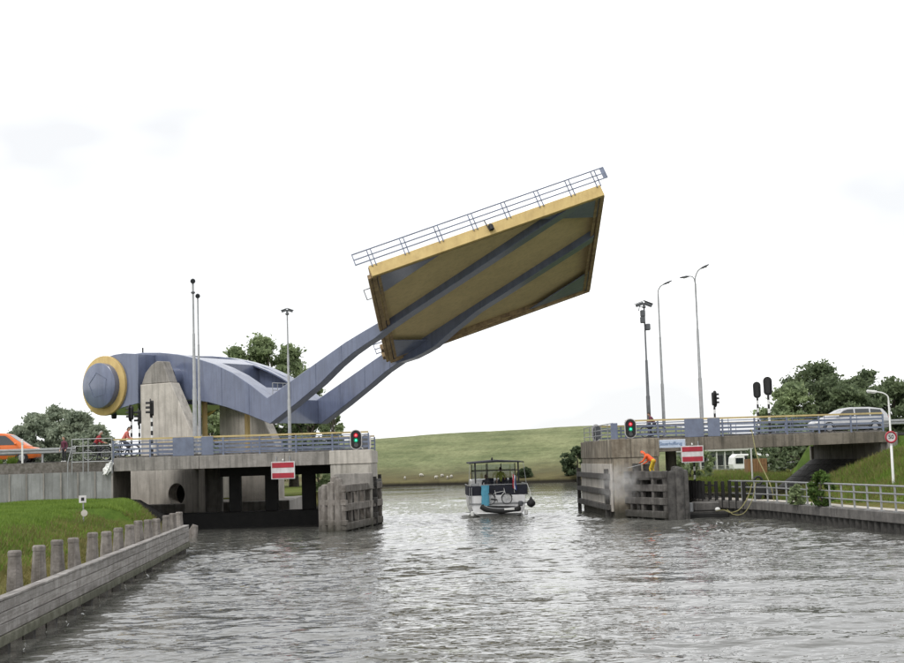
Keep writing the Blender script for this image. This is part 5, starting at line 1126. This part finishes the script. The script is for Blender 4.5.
# ------------------------------------------------------------------ boat
def clear_glass():
    m, t, b = new_mat('clear_glass'); L = t.links; Nn = t.nodes.new; t.nodes.remove(b)
    g_ = Nn('ShaderNodeBsdfGlossy'); g_.inputs['Roughness'].default_value = .03; tr = Nn('ShaderNodeBsdfTransparent'); tr.inputs[0].default_value = (.72, .76, .75, 1)
    fr_ = Nn('ShaderNodeFresnel'); fr_.inputs[0].default_value = 1.5; mx_ = Nn('ShaderNodeMixShader'); L.new(fr_.outputs[0], mx_.inputs[0]); L.new(tr.outputs[0], mx_.inputs[1]); L.new(g_.outputs[0], mx_.inputs[2]); L.new(mx_.outputs[0], t.nodes['Material Output'].inputs[0])
    return m
BO = arr(5.72, 92.0, 0.0)
bt = thing('motor_boat', tuple(BO), 'white motor boat seen from astern passing through the open bridge', 'boat')
def bp_(m_): m_.v = [(v[0] + BO[0], v[1] + BO[1], v[2] + BO[2]) for v in m_.v]; return m_
st = []
for y, w_, zd, zk in ((0, 1.78, 1.32, -.15), (.6, 1.86, 1.30, -.35), (2.5, 1.95, 1.30, -.45), (5, 1.92, 1.38, -.5), (7.5, 1.6, 1.55, -.5), (9.5, .95, 1.75, -.45), (11, .12, 1.95, -.1)):
    st.append((y, [(0, zk), (w_ * .62, zk + .1), (w_ * .9, .22), (w_ * .97, .62), (w_, zd), (w_ * .93, zd + .02), (0, zd + .05)]))
m_ = loft(st); m_.v = [(v[1], v[0], v[2]) for v in m_.v]; hull = part('hull', bt, bp_(m_), 'offwhite', smooth='auto')
part('rubbing_strake', hull, bp_(MB().box(-1.92, 1.92, -.07, .0, .78, .88)), 'galv', bevel=.02)
part('swim_platform', bt, bp_(MB().box(-1.45, 1.45, -.75, -.02, .18, .27)), 'offwhite', bevel=.03)
part('bulwark', bt, bp_(MB().box(-1.93, 1.93, .02, .08, 1.36, 1.98)), 'navy', bevel=.02)
for s_ in (-1, 1): part('bulwark', bt, bp_(MB().box(s_ * 1.93 - .03, s_ * 1.93 + .03, .09, 4.6, 1.36, 1.98)), 'navy', bevel=.02)
part('rail', bt, bp_(MB().tube([(-1.95, 4.6, 2.05), (-1.95, .03, 2.05), (1.95, .03, 2.05), (1.95, 4.6, 2.05)], .025, 6)), 'galv')
part('wheelhouse', bt, bp_(MB().box(-1.55, 1.55, 4.2, 7.2, 1.42, 2.35)), 'offwhite', bevel=.06)
ws = part('windscreen', bt, bp_(MB().box(-1.5, 1.5, 4.3, 4.36, 2.36, 3.35)), 'glass')
ws.data.materials[0] = clear_glass()
part('window_frame', ws, bp_(MB().box(-1.52, 1.52, 4.24, 4.30, 2.9, 2.98)), 'black')
for x in (-1.52, -.5, .5, 1.46): part('window_frame', ws, bp_(MB().box(x, x + .06, 4.24, 4.30, 2.36, 3.4)), 'black')
part('roof', bt, bp_(MB().add([(-1.82, .35, 3.44), (1.82, .35, 3.44), (1.82, 4.9, 3.48), (-1.82, 4.9, 3.48), (-1.80, .35, 3.50), (1.80, .35, 3.50), (1.80, 4.9, 3.56), (-1.80, 4.9, 3.56), (0, .35, 3.62), (0, 4.9, 3.68), (0, .35, 3.50), (0, 4.9, 3.54)], [(0, 10, 8, 4), (10, 1, 5, 8), (4, 8, 9, 7), (8, 5, 6, 9), (0, 4, 7, 3), (1, 2, 6, 5), (0, 3, 11, 10), (10, 11, 2, 1), (3, 7, 9, 11), (11, 9, 6, 2)])), 'navy')
for x in (-1.42, 1.42): part('roof_post', bt, bp_(MB().box(x - .05, x + .05, .45, .53, 1.9, 3.46)), 'black')
for x in (-1.75, 1.75): part('roof_stay', bt, bp_(MB().tube([(x, .4, 3.45), (x * 1.08, .1, 2.05)], .018, 6)), 'galv')
part('crossbar', bt, bp_(MB().box(-1.37, 1.37, .46, .52, 2.93, 2.99)), 'black'); part('roof_post', bt, bp_(MB().box(-.63, -.58, .46, .52, 2.0, 3.46)), 'black')
part('horn', bt, bp_(MB().lathe((-.2, 2, 3.63), (0, 0, 1), [(0, .05), (.1, .07), (.2, .03)], 10)), 'black')
for x in (-.35, .55, 1.15): part('deck_chair', bt, bp_(MB().box(x - .24, x + .24, 2.3, 2.75, 1.72, 1.80).box(x - .24, x + .24, 2.24, 2.30, 1.72, 2.45)), 'navy', bevel=.02)
part('helm_console', bt, bp_(MB().box(.0, 1.1, 3.3, 3.9, 1.40, 2.25)), 'pole_dark', bevel=.05); part('steering_wheel', bt, bp_(MB().torus((.4, 3.25, 2.3), (0, 1, .4), .26, .025, 20, 6)), 'black', smooth=True)
part('deck_box', bt, bp_(MB().box(-1.75, -1.2, .3, .8, 1.36, 2.15)), 'galv', bevel=.05)
part('cockpit_bench', bt, bp_(MB().box(-1.5, 1.5, 1.3, 1.8, 1.36, 1.75)), 'navy', bevel=.03)
for x in (-1.72, 1.80): part('mooring_fender', bt, bp_(MB().lathe((x, -.12, .02), (0, 0, 1), [(0, .05), (.06, .12), (.3, .12), (.36, .05)], 10)), 'white', smooth='auto')
part('boarding_ladder', bt, bp_(MB().tube([(-1.86, -.08, 1.9), (-1.9, -.12, .75)], .03, 6).tube([(-1.72, -.08, 1.9), (-1.76, -.12, .75)], .03, 6)), 'galv')
db = thing('ball_fender', (7.86, 91.9, .5), 'black ball fender hanging off the right side of the boat stern', 'fender')
part('ball', db, MB().lathe((7.86, 91.9, .50), (0, 0, 1), [(0, .03), (.04, .14), (.14, .25), (.26, .29), (.38, .25), (.50, .14), (.62, .06), (.70, .05)], 16), 'rubber', smooth='auto'); part('rope', db, MB().tube([(7.86, 91.9, 1.19), (7.80, 92.0, 1.6), (7.66, 92.03, 2.03)], .02, 6), 'white')
# inflatable dinghy across the stern
dg_ = thing('inflatable_dinghy', (5.8, 91.5, .27), 'black inflatable dinghy slung across the boat stern', 'dinghy')
pts = curve_pts([(4.55, 91.55, .70), (4.85, 91.42, .50), (5.3, 91.38, .38), (5.9, 91.38, .33), (6.5, 91.42, .36), (6.9, 91.5, .44), (7.05, 91.62, .5)], 6)
part('tube', dg_, MB().tube(pts, [.04] + [.19] * (len(pts) - 2) + [.10], 12), 'rubber', smooth='auto'); part('stripe', dg_, MB().tube([p + arr(0, -.06, .165) for p in pts[4:-4]], .035, 6), 'galv', smooth='auto')
part('floor', dg_, MB().beam((4.95, 91.52, .60), (6.85, 91.52, .52), .06, .22), 'rubber'); part('marking', dg_, MB().beam((6.05, 91.165, .46), (6.7, 91.19, .47), .012, .12), 'white'); part('outboard', dg_, MB().box(7.0, 7.3, 91.45, 91.75, .62, .95), 'pole_dark', bevel=.06)
bicycle('bicycle', 'bicycle with pale wheels standing across the boat stern', (5.72, 91.76, .76), -math.pi / 2, s=1.03, matf='white'); bicycle('bicycle', 'second bicycle lashed just inside the boat stern rail', (6.05, 92.5, 1.34), math.pi / 2, s=.86)
tb_ = MB(); vs = []
for i, z in enumerate(np.linspace(.70, 2.02, 8)):
    for k in range(10):
        th = 2 * math.pi * k / 10; r = .24 + .02 * math.sin(i * 2.1 + k); vs.append((4.88 + (r + .02) * math.cos(th), 91.80 + .10 * math.sin(th), z))
tb_.add(vs, [(i * 10 + k, i * 10 + (k + 1) % 10, (i + 1) * 10 + (k + 1) % 10, (i + 1) * 10 + k) for i in range(7) for k in range(10)] + [tuple(reversed(range(10))), tuple(70 + k for k in range(10))])
solid('canvas_bag', tb_, 'teal', 'teal canvas bag hanging over the left side of the boat stern', 'bag', smooth='auto')
fl = thing('stern_flag', (6.72, 92.0, 1.95), 'red white and blue flag drooping from the boat stern pole', 'flag')
part('pole', fl, MB().tube([(6.82, 92.05, 1.4), (6.66, 91.75, 2.85)], .016, 6), 'white')
for k, (mt_, o) in enumerate((('flag_red', 0), ('white_cloth', 1), ('flag_blue', 2))):
    m_ = MB(); vs = []
    for i in range(9):
        z = 2.72 - i * .115
        for j in (0, 1): x = 6.70 + (o + j) * .075 + .02 * math.sin(i * .8 + o); vs.append((x, 91.78 + .05 * math.sin(i * .9 + (o + j) * 1.7) + i * .01, z - (o + j) * .06))
    m_.add(vs, [(2 * i, 2 * i + 1, 2 * i + 3, 2 * i + 2) for i in range(8)]); q_ = part('stripe', fl, m_, mt_); sm = q_.modifiers.new('thickness', 'SOLIDIFY'); sm.thickness = .01
person('person in an olive shirt standing at the boat helm', (6.08, 94.2, 1.36), 0, STAND, outfit('green_cloth', 'dark_cloth', sleeve='skin'), 1.02)
person('person in dark clothes seated on the left of the boat cockpit', (5.05, 93.5, 1.36), 0, SIT, outfit('dark_cloth', 'dark_cloth'))

# ------------------------------------------------------------------ trees and shrubs
def leaf_cloud(clumps, n, size, seed, flat=.75):
    """clumps: (centre, radii); leaves are small two-triangle faces spread through each clump, denser at its skin"""
    r = np.random.default_rng(seed); vol = np.array([c[1][0] * c[1][1] * c[1][2] for c in clumps]) ** .72; pk = r.choice(len(clumps), n, p=vol / vol.sum())
    C = np.array([c[0] for c in clumps])[pk]; Rr = np.array([c[1] for c in clumps])[pk]
    d = r.normal(size=(n, 3)); d /= np.linalg.norm(d, axis=1)[:, None]; rad = r.random(n) ** .5 * (1 + .45 * np.abs(r.normal(size=n)) * (r.random(n) < .35))
    P = C + d * Rr * rad[:, None]
    a = r.normal(size=(n, 3)); a /= np.linalg.norm(a, axis=1)[:, None]; b = np.cross(a, r.normal(size=(n, 3))); b /= np.linalg.norm(b, axis=1)[:, None]
    s_ = size * (.55 + .9 * r.random(n))[:, None]; w_ = s_ * (.45 + .2 * r.random(n))[:, None]
    v = np.stack([P - a * s_, P + b * w_, P + a * s_, P - b * w_], 1).reshape(-1, 3)
    me = bpy.data.meshes.new('crown'); me.vertices.add(4 * n); me.vertices.foreach_set('co', v.astype(np.float32).ravel()); me.loops.add(4 * n); me.loops.foreach_set('vertex_index', np.arange(4 * n, dtype=np.int32)); me.polygons.add(n); me.polygons.foreach_set('loop_start', np.arange(0, 4 * n, 4, dtype=np.int32)); me.update(calc_edges=True)
    return me
def tree(name, x, y, h, w_, label, leaf, seed, n=5200, size=.30, group=None, z0=None, low=.22, cat='tree', nclump=26, ecc=1.0):
    z0 = gz(x, y) if z0 is None else z0; r = np.random.default_rng(seed); t = thing(name, (x, y, z0), label, cat, group)
    tk = MB(); tr_ = .028 * h; lean = r.normal(size=2) * .03 * h
    tip = arr(x + lean[0], y + lean[1], z0 + h * .82); tk.tube([arr(x, y, z0 - .3), arr(x, y, z0 + h * .15), .5 * (arr(x, y, z0 + h * .15) + tip) + arr(*(r.normal(size=2) * .02 * h), 0), tip], [tr_ * 1.35, tr_, tr_ * .6, tr_ * .12], 8)
    cl = []; nclump = nclump * 3; lobes = [(r.random() * 6.28, .75 + .35 * r.random()) for _ in range(5)]
    for k in range(nclump):
        th = r.random() * 6.28; f = low + (1 - low) * ((k + r.random()) / nclump); g_ = (f - low) / (1 - low); prof = max(.12, 1 - abs(1.62 * g_ - .62) ** 2.6)
        lb_ = max(m_ * max(0, math.cos((th - a_) / 1.5)) ** .5 for a_, m_ in lobes) * .35 + .68
        rr = w_ / 2 * prof * lb_ * math.sqrt(.08 + .92 * r.random()) * .92; c = arr(x + rr * math.cos(th), y + rr * math.sin(th) * ecc, z0 + h * f * .965); cr_ = min(w_, h) * (.05 + .06 * r.random() ** 1.4)
        cl.append((c, (cr_ * 1.15, cr_ * 1.15, cr_ * (.55 + .35 * r.random()))))
        if k % 5 == 0:
            b0 = arr(x, y, z0) + (tip - arr(x, y, z0)) * min(.9, max(.15, f - .22)); tk.tube([b0, .5 * (b0 + c) + arr(0, 0, .03 * h), c], [tr_ * .38, tr_ * .22, tr_ * .06], 6)
    part('trunk', t, tk, 'bark', smooth='auto')
    me = leaf_cloud(cl, n, size, seed + 1); v = np.zeros(len(me.vertices) * 3, np.float32); me.vertices.foreach_get('co', v); v = v.reshape(-1, 3); v[:, 2] = np.maximum(v[:, 2], z0 + .05); v -= np.array((x, y, z0), np.float32); me.vertices.foreach_set('co', v.ravel()); me.materials.append(MT[leaf])
    o = bpy.data.objects.new('crown', me); COL.objects.link(o); o.parent = t; WL[o] = WL[t]; return t
def tree_px(px, py_top, wpx, Yq, label, leaf, seed, z0=None, **k):
    x = xpx(px, py_top, Yq); zt = zpx(py_top, px, Yq); z0 = gz(x, Yq) if z0 is None else z0; return tree(k.pop('name', 'broadleaf_tree'), x, Yq, zt - z0, wpx * k.pop('wide', 1.75) / 1400 * Yq, label, leaf, seed, z0=z0, **k)
GL, GM, GR = 'trees behind the orange van', 'trees behind the drum and arms', 'trees behind the silver car'
for i, (px, py, wp, Yq, lb) in enumerate(((36, 413, 50, 245, 'leftmost grey-green tree behind the orange van'), (55, 406, 52, 250, 'tallest grey-green tree left of the drum'), (78, 412, 44, 240, 'grey-green tree between the van and the drum'), (97, 424, 34, 235, 'low grey-green tree just left below the drum'), (20, 425, 30, 240, 'small grey-green tree above the van roof'))):
    tree_px(px, py, wp, Yq, lb, 'leaf_far', 100 + i, wide=1.45, n=13000, size=.30, group=GL, low=.1)
for i, (px, py, wp, Yq, lb) in enumerate(((238, 345, 40, 150, 'leftmost green tree above the far arm'), (263, 336, 48, 150, 'tallest green tree above the far arm'), (291, 343, 44, 152, 'green tree right of the slim camera mast'), (308, 366, 26, 148, 'lower green tree between the two arms'), (331, 398, 15, 146, 'small green tree beyond the bend of the far arm'), (212, 395, 40, 142, 'green tree seen below the near arm beside the pylon'))):
    tree_px(px, py, wp, Yq, lb, 'leaf_mid', 200 + i, n=16000, size=.20, group=GM, low=.08)
for i, (px, py, wp, Yq, lb, lf) in enumerate(((790, 384, 44, 150, 'pale green tree left of the silver car', 'leaf_mid'), (818, 363, 66, 155, 'tallest dark tree above the silver car', 'leaf_dark'), (862, 371, 70, 160, 'broad dark tree behind the low lamp', 'leaf_dark'), (893, 381, 56, 158, 'dark tree at the right edge of the picture', 'leaf_dark'), (845, 385, 60, 150, 'lower dark tree between the two tallest right trees', 'leaf_dark'), (925, 395, 50, 155, 'dark tree cut off by the right picture edge', 'leaf_dark'))):
    tree_px(px, py, wp, Yq, lb, lf, 300 + i, n=18000, size=.20, group=GR, low=.06, nclump=34)
# shrubs on the far shore and on the quay
def shrub(x, y, h, w_, label, leaf, seed, n=1800, size=.16, group=None, z0=None): return tree('shrub', x, y, h, w_, label, leaf, seed, n=n, size=size, group=group, z0=z0, low=.03, cat='shrub', nclump=18)
for i, (px, py, h, w_, lb) in enumerate(((577, 482, 4.2, 4.6, 'tall dark shrub on the far shore left of the right pier'), (527, 483.5, 1.3, 2.6, 'small dark shrub on the far shore right of the boat'))):
    d = arr(*(at_y(px, py, 203))); shrub(d[0], 206 - .42 * (d[0] - 5) + 4, h, w_, lb, 'leaf_shore', 400 + i, n=2600, size=.28, group='shrubs on the far shore')
x_, y_ = 20.75, 68.0; shrub(xpx(822, 500, 68.5), 68.5, 1.8, 1.45, 'bushy green shrub growing through the quay railing', 'leaf_light', 420, n=3800, size=.085, z0=.88)
shrub(xpx(797, 500, 71.5), 71.5, 1.05, 1.0, 'smaller green shrub behind the quay railing', 'leaf_mid', 421, n=2400, size=.08, z0=.88)
for i, (px, py, Yq, h, w_, lb) in enumerate(((690, 472, 108, 2.6, 4.2, 'green shrub behind the no-passage board on the right'), (640, 470, 112, 3.0, 5.0, 'green shrub behind the right pier'), (800, 470, 112, 2.7, 7.0, 'dark hedge shrub behind the paved slope'), (778, 470, 126, 3.1, 6.5, 'dark shrub right of the white caravan'), (320, 500, 118, 3.6, 4.6, 'green shrub seen under the left span beside the pale pier'))):
    x_ = xpx(px, py, Yq); shrub(x_, Yq, h, w_, lb, 'leaf_mid' if i not in (2, 3) else 'leaf_dark', 430 + i, n=2600, size=.19, group='shrubs beyond the bridge', z0=gz(x_, Yq) if i != 5 else 1.3)

# ------------------------------------------------------------------ low building, caravan, hut beyond the right span
bd = thing('low_building', (31, 148, 1.6), 'low flat-roofed building with dark windows beyond the right span', 'building')
bx0, bx1, by0, bz = xpx(690, 470, 146), xpx(762, 470, 146), 146.0, 1.55
part('wall', bd, MB().box(bx0, bx1, by0 + .3, by0 + 7, bz - .2, 4.4), 'wall_build')
part('roof', bd, MB().box(bx0 - .4, bx1 + .4, by0 - .5, by0 + 7.4, 3.72, 4.05), 'roof_white', bevel=.03)
for k in range(9):
    xa_ = bx0 + .35 + k * .86; wd = part('window', bd, MB().box(xa_, xa_ + .62, by0 + .24, by0 + .31, 2.25, 3.3), 'glass'); part('sill', wd, MB().box(xa_ - .05, xa_ + .67, by0 + .16, by0 + .30, 2.16, 2.24), 'roof_white')
    part('column', bd, MB().box(xa_ - .20, xa_ - .06, by0 - .35, by0 - .2, bz - .1, 3.72), 'roof_white')
cv = thing('caravan', (34.5, 136.5, 1.65), 'small white caravan parked in front of the low building', 'caravan')
cx0, cx1, cy0, cz0 = xpx(733, 470, 136), xpx(773, 470, 136), 136.0, 1.62
pr = [(cx0 + .12, cz0 + .32), (cx1 - .1, cz0 + .32), (cx1 - .02, cz0 + .7), (cx1 - .1, cz0 + 1.4), (cx1 - .5, cz0 + 1.75), (cx0 + .45, cz0 + 1.78), (cx0 + .1, cz0 + 1.5), (cx0, cz0 + .8)]
part('body', cv, MB().prism(pr, lambda p, q_, d: arr(p, d, q_), cy0, cy0 + 2.0), 'white', bevel=.06)
for a, b in ((cx0 + .3, cx0 + 1.05), (cx0 + 1.9, cx0 + 2.9)): part('window', cv, MB().box(a, b, cy0 - .03, cy0 - .002, cz0 + .85, cz0 + 1.4), 'glass')
part('door', cv, MB().box(cx0 + 1.2, cx0 + 1.75, cy0 - .025, cy0 - .002, cz0 + .4, cz0 + 1.6), 'steel_shade')
for x_ in ((cx0 + cx1) / 2 + .3,): wheel(cv, (x_, cy0 + .1, cz0 + .30), .30, .18)
part('drawbar', cv, MB().beam((cx0 + .1, cy0 + 1, cz0 + .36), (cx0 - 1.0, cy0 + 1, cz0 + .33), .1, .08), 'galv')
hx0, hx1, hy = xpx(748, 470, 108), xpx(767.5, 470, 108), 108.0; hz = gz((hx0 + hx1) / 2, hy)
ht = thing('plank_crate', ((hx0 + hx1) / 2, hy, hz), 'brown boarded crate standing in front of the white caravan', 'crate')
for k in range(7):
    a = hx0 + (hx1 - hx0) * k / 7; part('board', ht, MB().box(a + .008, a + (hx1 - hx0) / 7 - .008, hy, hy + .05, hz - .02, hz + 1.42 + .02 * rb.random()), 'brown', bevel=.006)
part('core', ht, MB().box(hx0 + .02, hx1 - .02, hy + .051, hy + 1.2, hz - .02, hz + 1.40), 'brown')
xq = xpx(752, 470, 103)
t = thing('lamp_post', (xq, 103, 1.3), 'thin pale post standing under the right span left of the hose', 'post'); part('pole', t, MB().tube([(xq, 103, 1.2), (xq, 103, 4.2)], .06, 8), 'white', smooth='auto'); part('cap', t, MB().lathe((xq, 103, 4.2), (0, 0, 1), [(0, .08), (.1, .12), (.2, .05)], 10), 'galv')
xq = xpx(694.5, 470, 101)
t = thing('striped_post', (xq, 101, 1.0), 'short black and white striped post below the right no-passage board', 'post')
for k in range(8): part('band', t, MB().lathe((xq, 101, .9 + k * .3), (0, 0, 1), [(0, .07), (.3, .07)], 10), 'white' if k % 2 else 'black')
fz = thing('wire_fence', (38, 112, 1.6), 'thin pale fence across the grass right of the caravan', 'fence')
for h in (.55, 1.0): part('rail', fz, MB().tube([(xpx(769, 465, 116), 116, 1.65 + h), (xpx(812, 465, 116), 116, 1.65 + h)], .04, 6), 'galv')
for k in range(5): xq = np.interp(k, [0, 4], [xpx(769, 465, 116), xpx(812, 465, 116)]); part('post', fz, MB().tube([(xq, 116, 1.5), (xq, 116, 2.7)], .045, 6), 'galv')

# ------------------------------------------------------------------ sheep on the far dike foot
def sheep_mesh(seed):
    r = np.random.default_rng(seed); m_ = MB(); m_.sphere((0, 0, .52), (.48, .24, .27), 14, 9)
    for x_, y_ in ((-.3, -.12), (-.3, .12), (.28, -.12), (.28, .12)): m_.tube([(x_, y_, .42), (x_ + .02, y_, .22), (x_, y_, 0)], [.075, .045, .04], 6)
    hz = .62 if seed % 2 else .30; m_.tube([(.38, 0, .62), (.52, 0, .5 * (.66 + hz)), (.62, 0, hz), (.76, 0, hz - .06)], [.13, .10, .085, .045], 8)
    for s_ in (-1, 1): m_.tube([(.60, .05 * s_, hz + .05), (.58, .15 * s_, hz + .04)], [.03, .012], 5)
    m_.tube([(-.45, 0, .55), (-.54, 0, .38)], [.05, .02], 5); return _mesh('sheep', m_, 'wool', (0, 0, 0), True)
sm_ = [sheep_mesh(1), sheep_mesh(2)]
for i, (px, py) in enumerate(((405, 478.5), (421, 476), (436, 478), (442, 476.5), (447.5, 478.3), (451.5, 477.2))):
    best = None
    for Yq in np.arange(205, 245, .4):
        P = at_y(px, py + 1, Yq)
        if gz(P[0], P[1]) >= P[2] and P[2] > .3: best = P; break
    if best is None: best = at_y(px, py, 216); 
    o = bpy.data.objects.new('sheep', sm_[i % 2]); COL.objects.link(o); o.location = (best[0], best[1], gz(best[0], best[1]) - .02); o.rotation_euler = (0, 0, rb.random() * 6.28); o.scale = (.62,) * 3
    tagit(o, ('leftmost white sheep on the far shore', 'second white sheep from the left on the far shore', 'third white sheep from the left on the far shore', 'fourth white sheep from the left on the far shore', 'fifth white sheep from the left on the far shore', 'white sheep nearest the boat on the far shore')[i], 'sheep', 'sheep on the far shore')

# ------------------------------------------------------------------ grass (stuff)
def blades(name, label, region, n, hmin, hmax, matn, seed, cond):
    r = np.random.default_rng(seed); x = r.uniform(region[0], region[1], n); y = r.uniform(region[2], region[3], n); z = height(x, y); k = cond(x, y, z); x, y, z = x[k], y[k], z[k]; n = len(x)
    pn = hnoise(x * 3.1, y * 2.7); h = (hmin + (hmax - hmin) * r.random(n)) * (1 + .6 * np.clip(pn, -.8, 1.2)); th = r.random(n) * 6.28; w_ = .018 + .022 * r.random(n); le = r.normal(size=(n, 2)) * .35 * h[:, None]
    b = np.stack([x, y, z - .02], 1); sd = np.stack([np.cos(th) * w_, np.sin(th) * w_, np.zeros(n)], 1); tip = b + np.stack([le[:, 0], le[:, 1], h], 1)
    v = np.stack([b - sd, b + sd, tip], 1).reshape(-1, 3); me = bpy.data.meshes.new(name); me.vertices.add(3 * n); me.vertices.foreach_set('co', v.astype(np.float32).ravel()); me.loops.add(3 * n); me.loops.foreach_set('vertex_index', np.arange(3 * n, dtype=np.int32)); me.polygons.add(n); me.polygons.foreach_set('loop_start', np.arange(0, 3 * n, 3, dtype=np.int32)); me.update(calc_edges=True); me.materials.append(MT[matn])
    o = bpy.data.objects.new(name, me); COL.objects.link(o); tagit(o, label, 'grass', kind='stuff')
def c_left(x, y, z): return (z > .55) & (y < 83.5) & (x < left_edge(y) - .1)
blades('grass', 'green grass on the left bank', (-26, -9.3, 34, 83.4), 240000, .08, .20, 'blade', 51, lambda x, y, z: c_left(x, y, z) & (z + .35 * hnoise(x * 2, y * 2) > 1.1))
blades('dry_grass', 'dry yellowish grass low on the left bank', (-22, -9.3, 32, 82), 60000, .10, .28, 'blade_dry', 52, lambda x, y, z: c_left(x, y, z) & (z + .35 * hnoise(x * 2, y * 2) < 1.62))
def c_right(x, y, z): return (x > right_edge(y) + 2.0) & (z > .5) & ~((x > 25.7) & (y > 82.3) & (y < 99))
blades('grass', 'green grass on the right bank slope', (20, 38, 42, 83.4), 170000, .10, .28, 'blade', 53, c_right)
blades('dry_grass', 'dry yellowish grass on the right bank slope', (20, 36, 55, 83.4), 35000, .15, .42, 'blade_dry', 56, lambda x, y, z: c_right(x, y, z) & (hnoise(x * 1.3, y * 1.5) > -.15))
blades('dry_grass', 'dry yellowish grass beyond the right span', (18, 44, 99, 132), 40000, .2, .5, 'blade_dry', 57, lambda x, y, z: (z < 2.2) & (z > .8))
blades('grass', 'green grass beyond the right span', (18, 44, 99, 132), 90000, .15, .40, 'blade', 54, lambda x, y, z: (z < 2.2) & (z > .8))
blades('verge_grass', 'weeds along the top of the retaining wall', (-40, -18, 83.9, 84.5), 9000, .15, .45, 'blade', 55, lambda x, y, z: (hnoise(x * 4, y) > .15) & (x < -21))
# lift the verge weeds onto the verge
o = bpy.data.objects['verge_grass']; o.location = (0, 0, .08)

# ------------------------------------------------------------------ spray from the worker's lance (fine mist)
m, t, b = new_mat('water_mist'); t.nodes.remove(b); L = t.links; Nn = t.nodes.new
pv = Nn('ShaderNodeVolumePrincipled'); pv.inputs['Color'].default_value = (.99, .99, .99, 1); pv.inputs['Anisotropy'].default_value = .2
tcn = Nn('ShaderNodeTexCoord'); no_ = Nn('ShaderNodeTexNoise'); no_.inputs['Scale'].default_value = 2.2; no_.inputs['Detail'].default_value = 3; L.new(tcn.outputs['Object'], no_.inputs['Vector'])
gr3 = Nn('ShaderNodeTexGradient'); gr3.gradient_type = 'SPHERICAL'; mpn = Nn('ShaderNodeMapping'); mpn.inputs['Scale'].default_value = (1 / 1.5, 1 / 1.2, 1 / 1.35); L.new(tcn.outputs['Object'], mpn.inputs[0]); L.new(mpn.outputs[0], gr3.inputs[0])
mu = Nn('ShaderNodeMath'); mu.operation = 'MULTIPLY'; L.new(gr3.outputs['Fac'], mu.inputs[0]); mr = Nn('ShaderNodeMapRange'); mr.inputs[1].default_value = .35; mr.inputs[2].default_value = .7; mr.inputs[3].default_value = 0; mr.inputs[4].default_value = 1.5; L.new(no_.outputs['Fac'], mr.inputs[0]); L.new(mr.outputs[0], mu.inputs[1])
L.new(mu.outputs[0], pv.inputs['Density']); L.new(pv.outputs[0], t.nodes['Material Output'].inputs['Volume']); MT['mist'] = m
o = solid('spray_mist', MB().sphere((0, 0, 0), (1.5, 1.2, 1.35), 20, 12), 'mist', 'fine white spray drifting in front of the right fender', 'spray', kind='stuff', loc=(0, 0, 0)); o.location = (12.35, 82.0, 2.05)
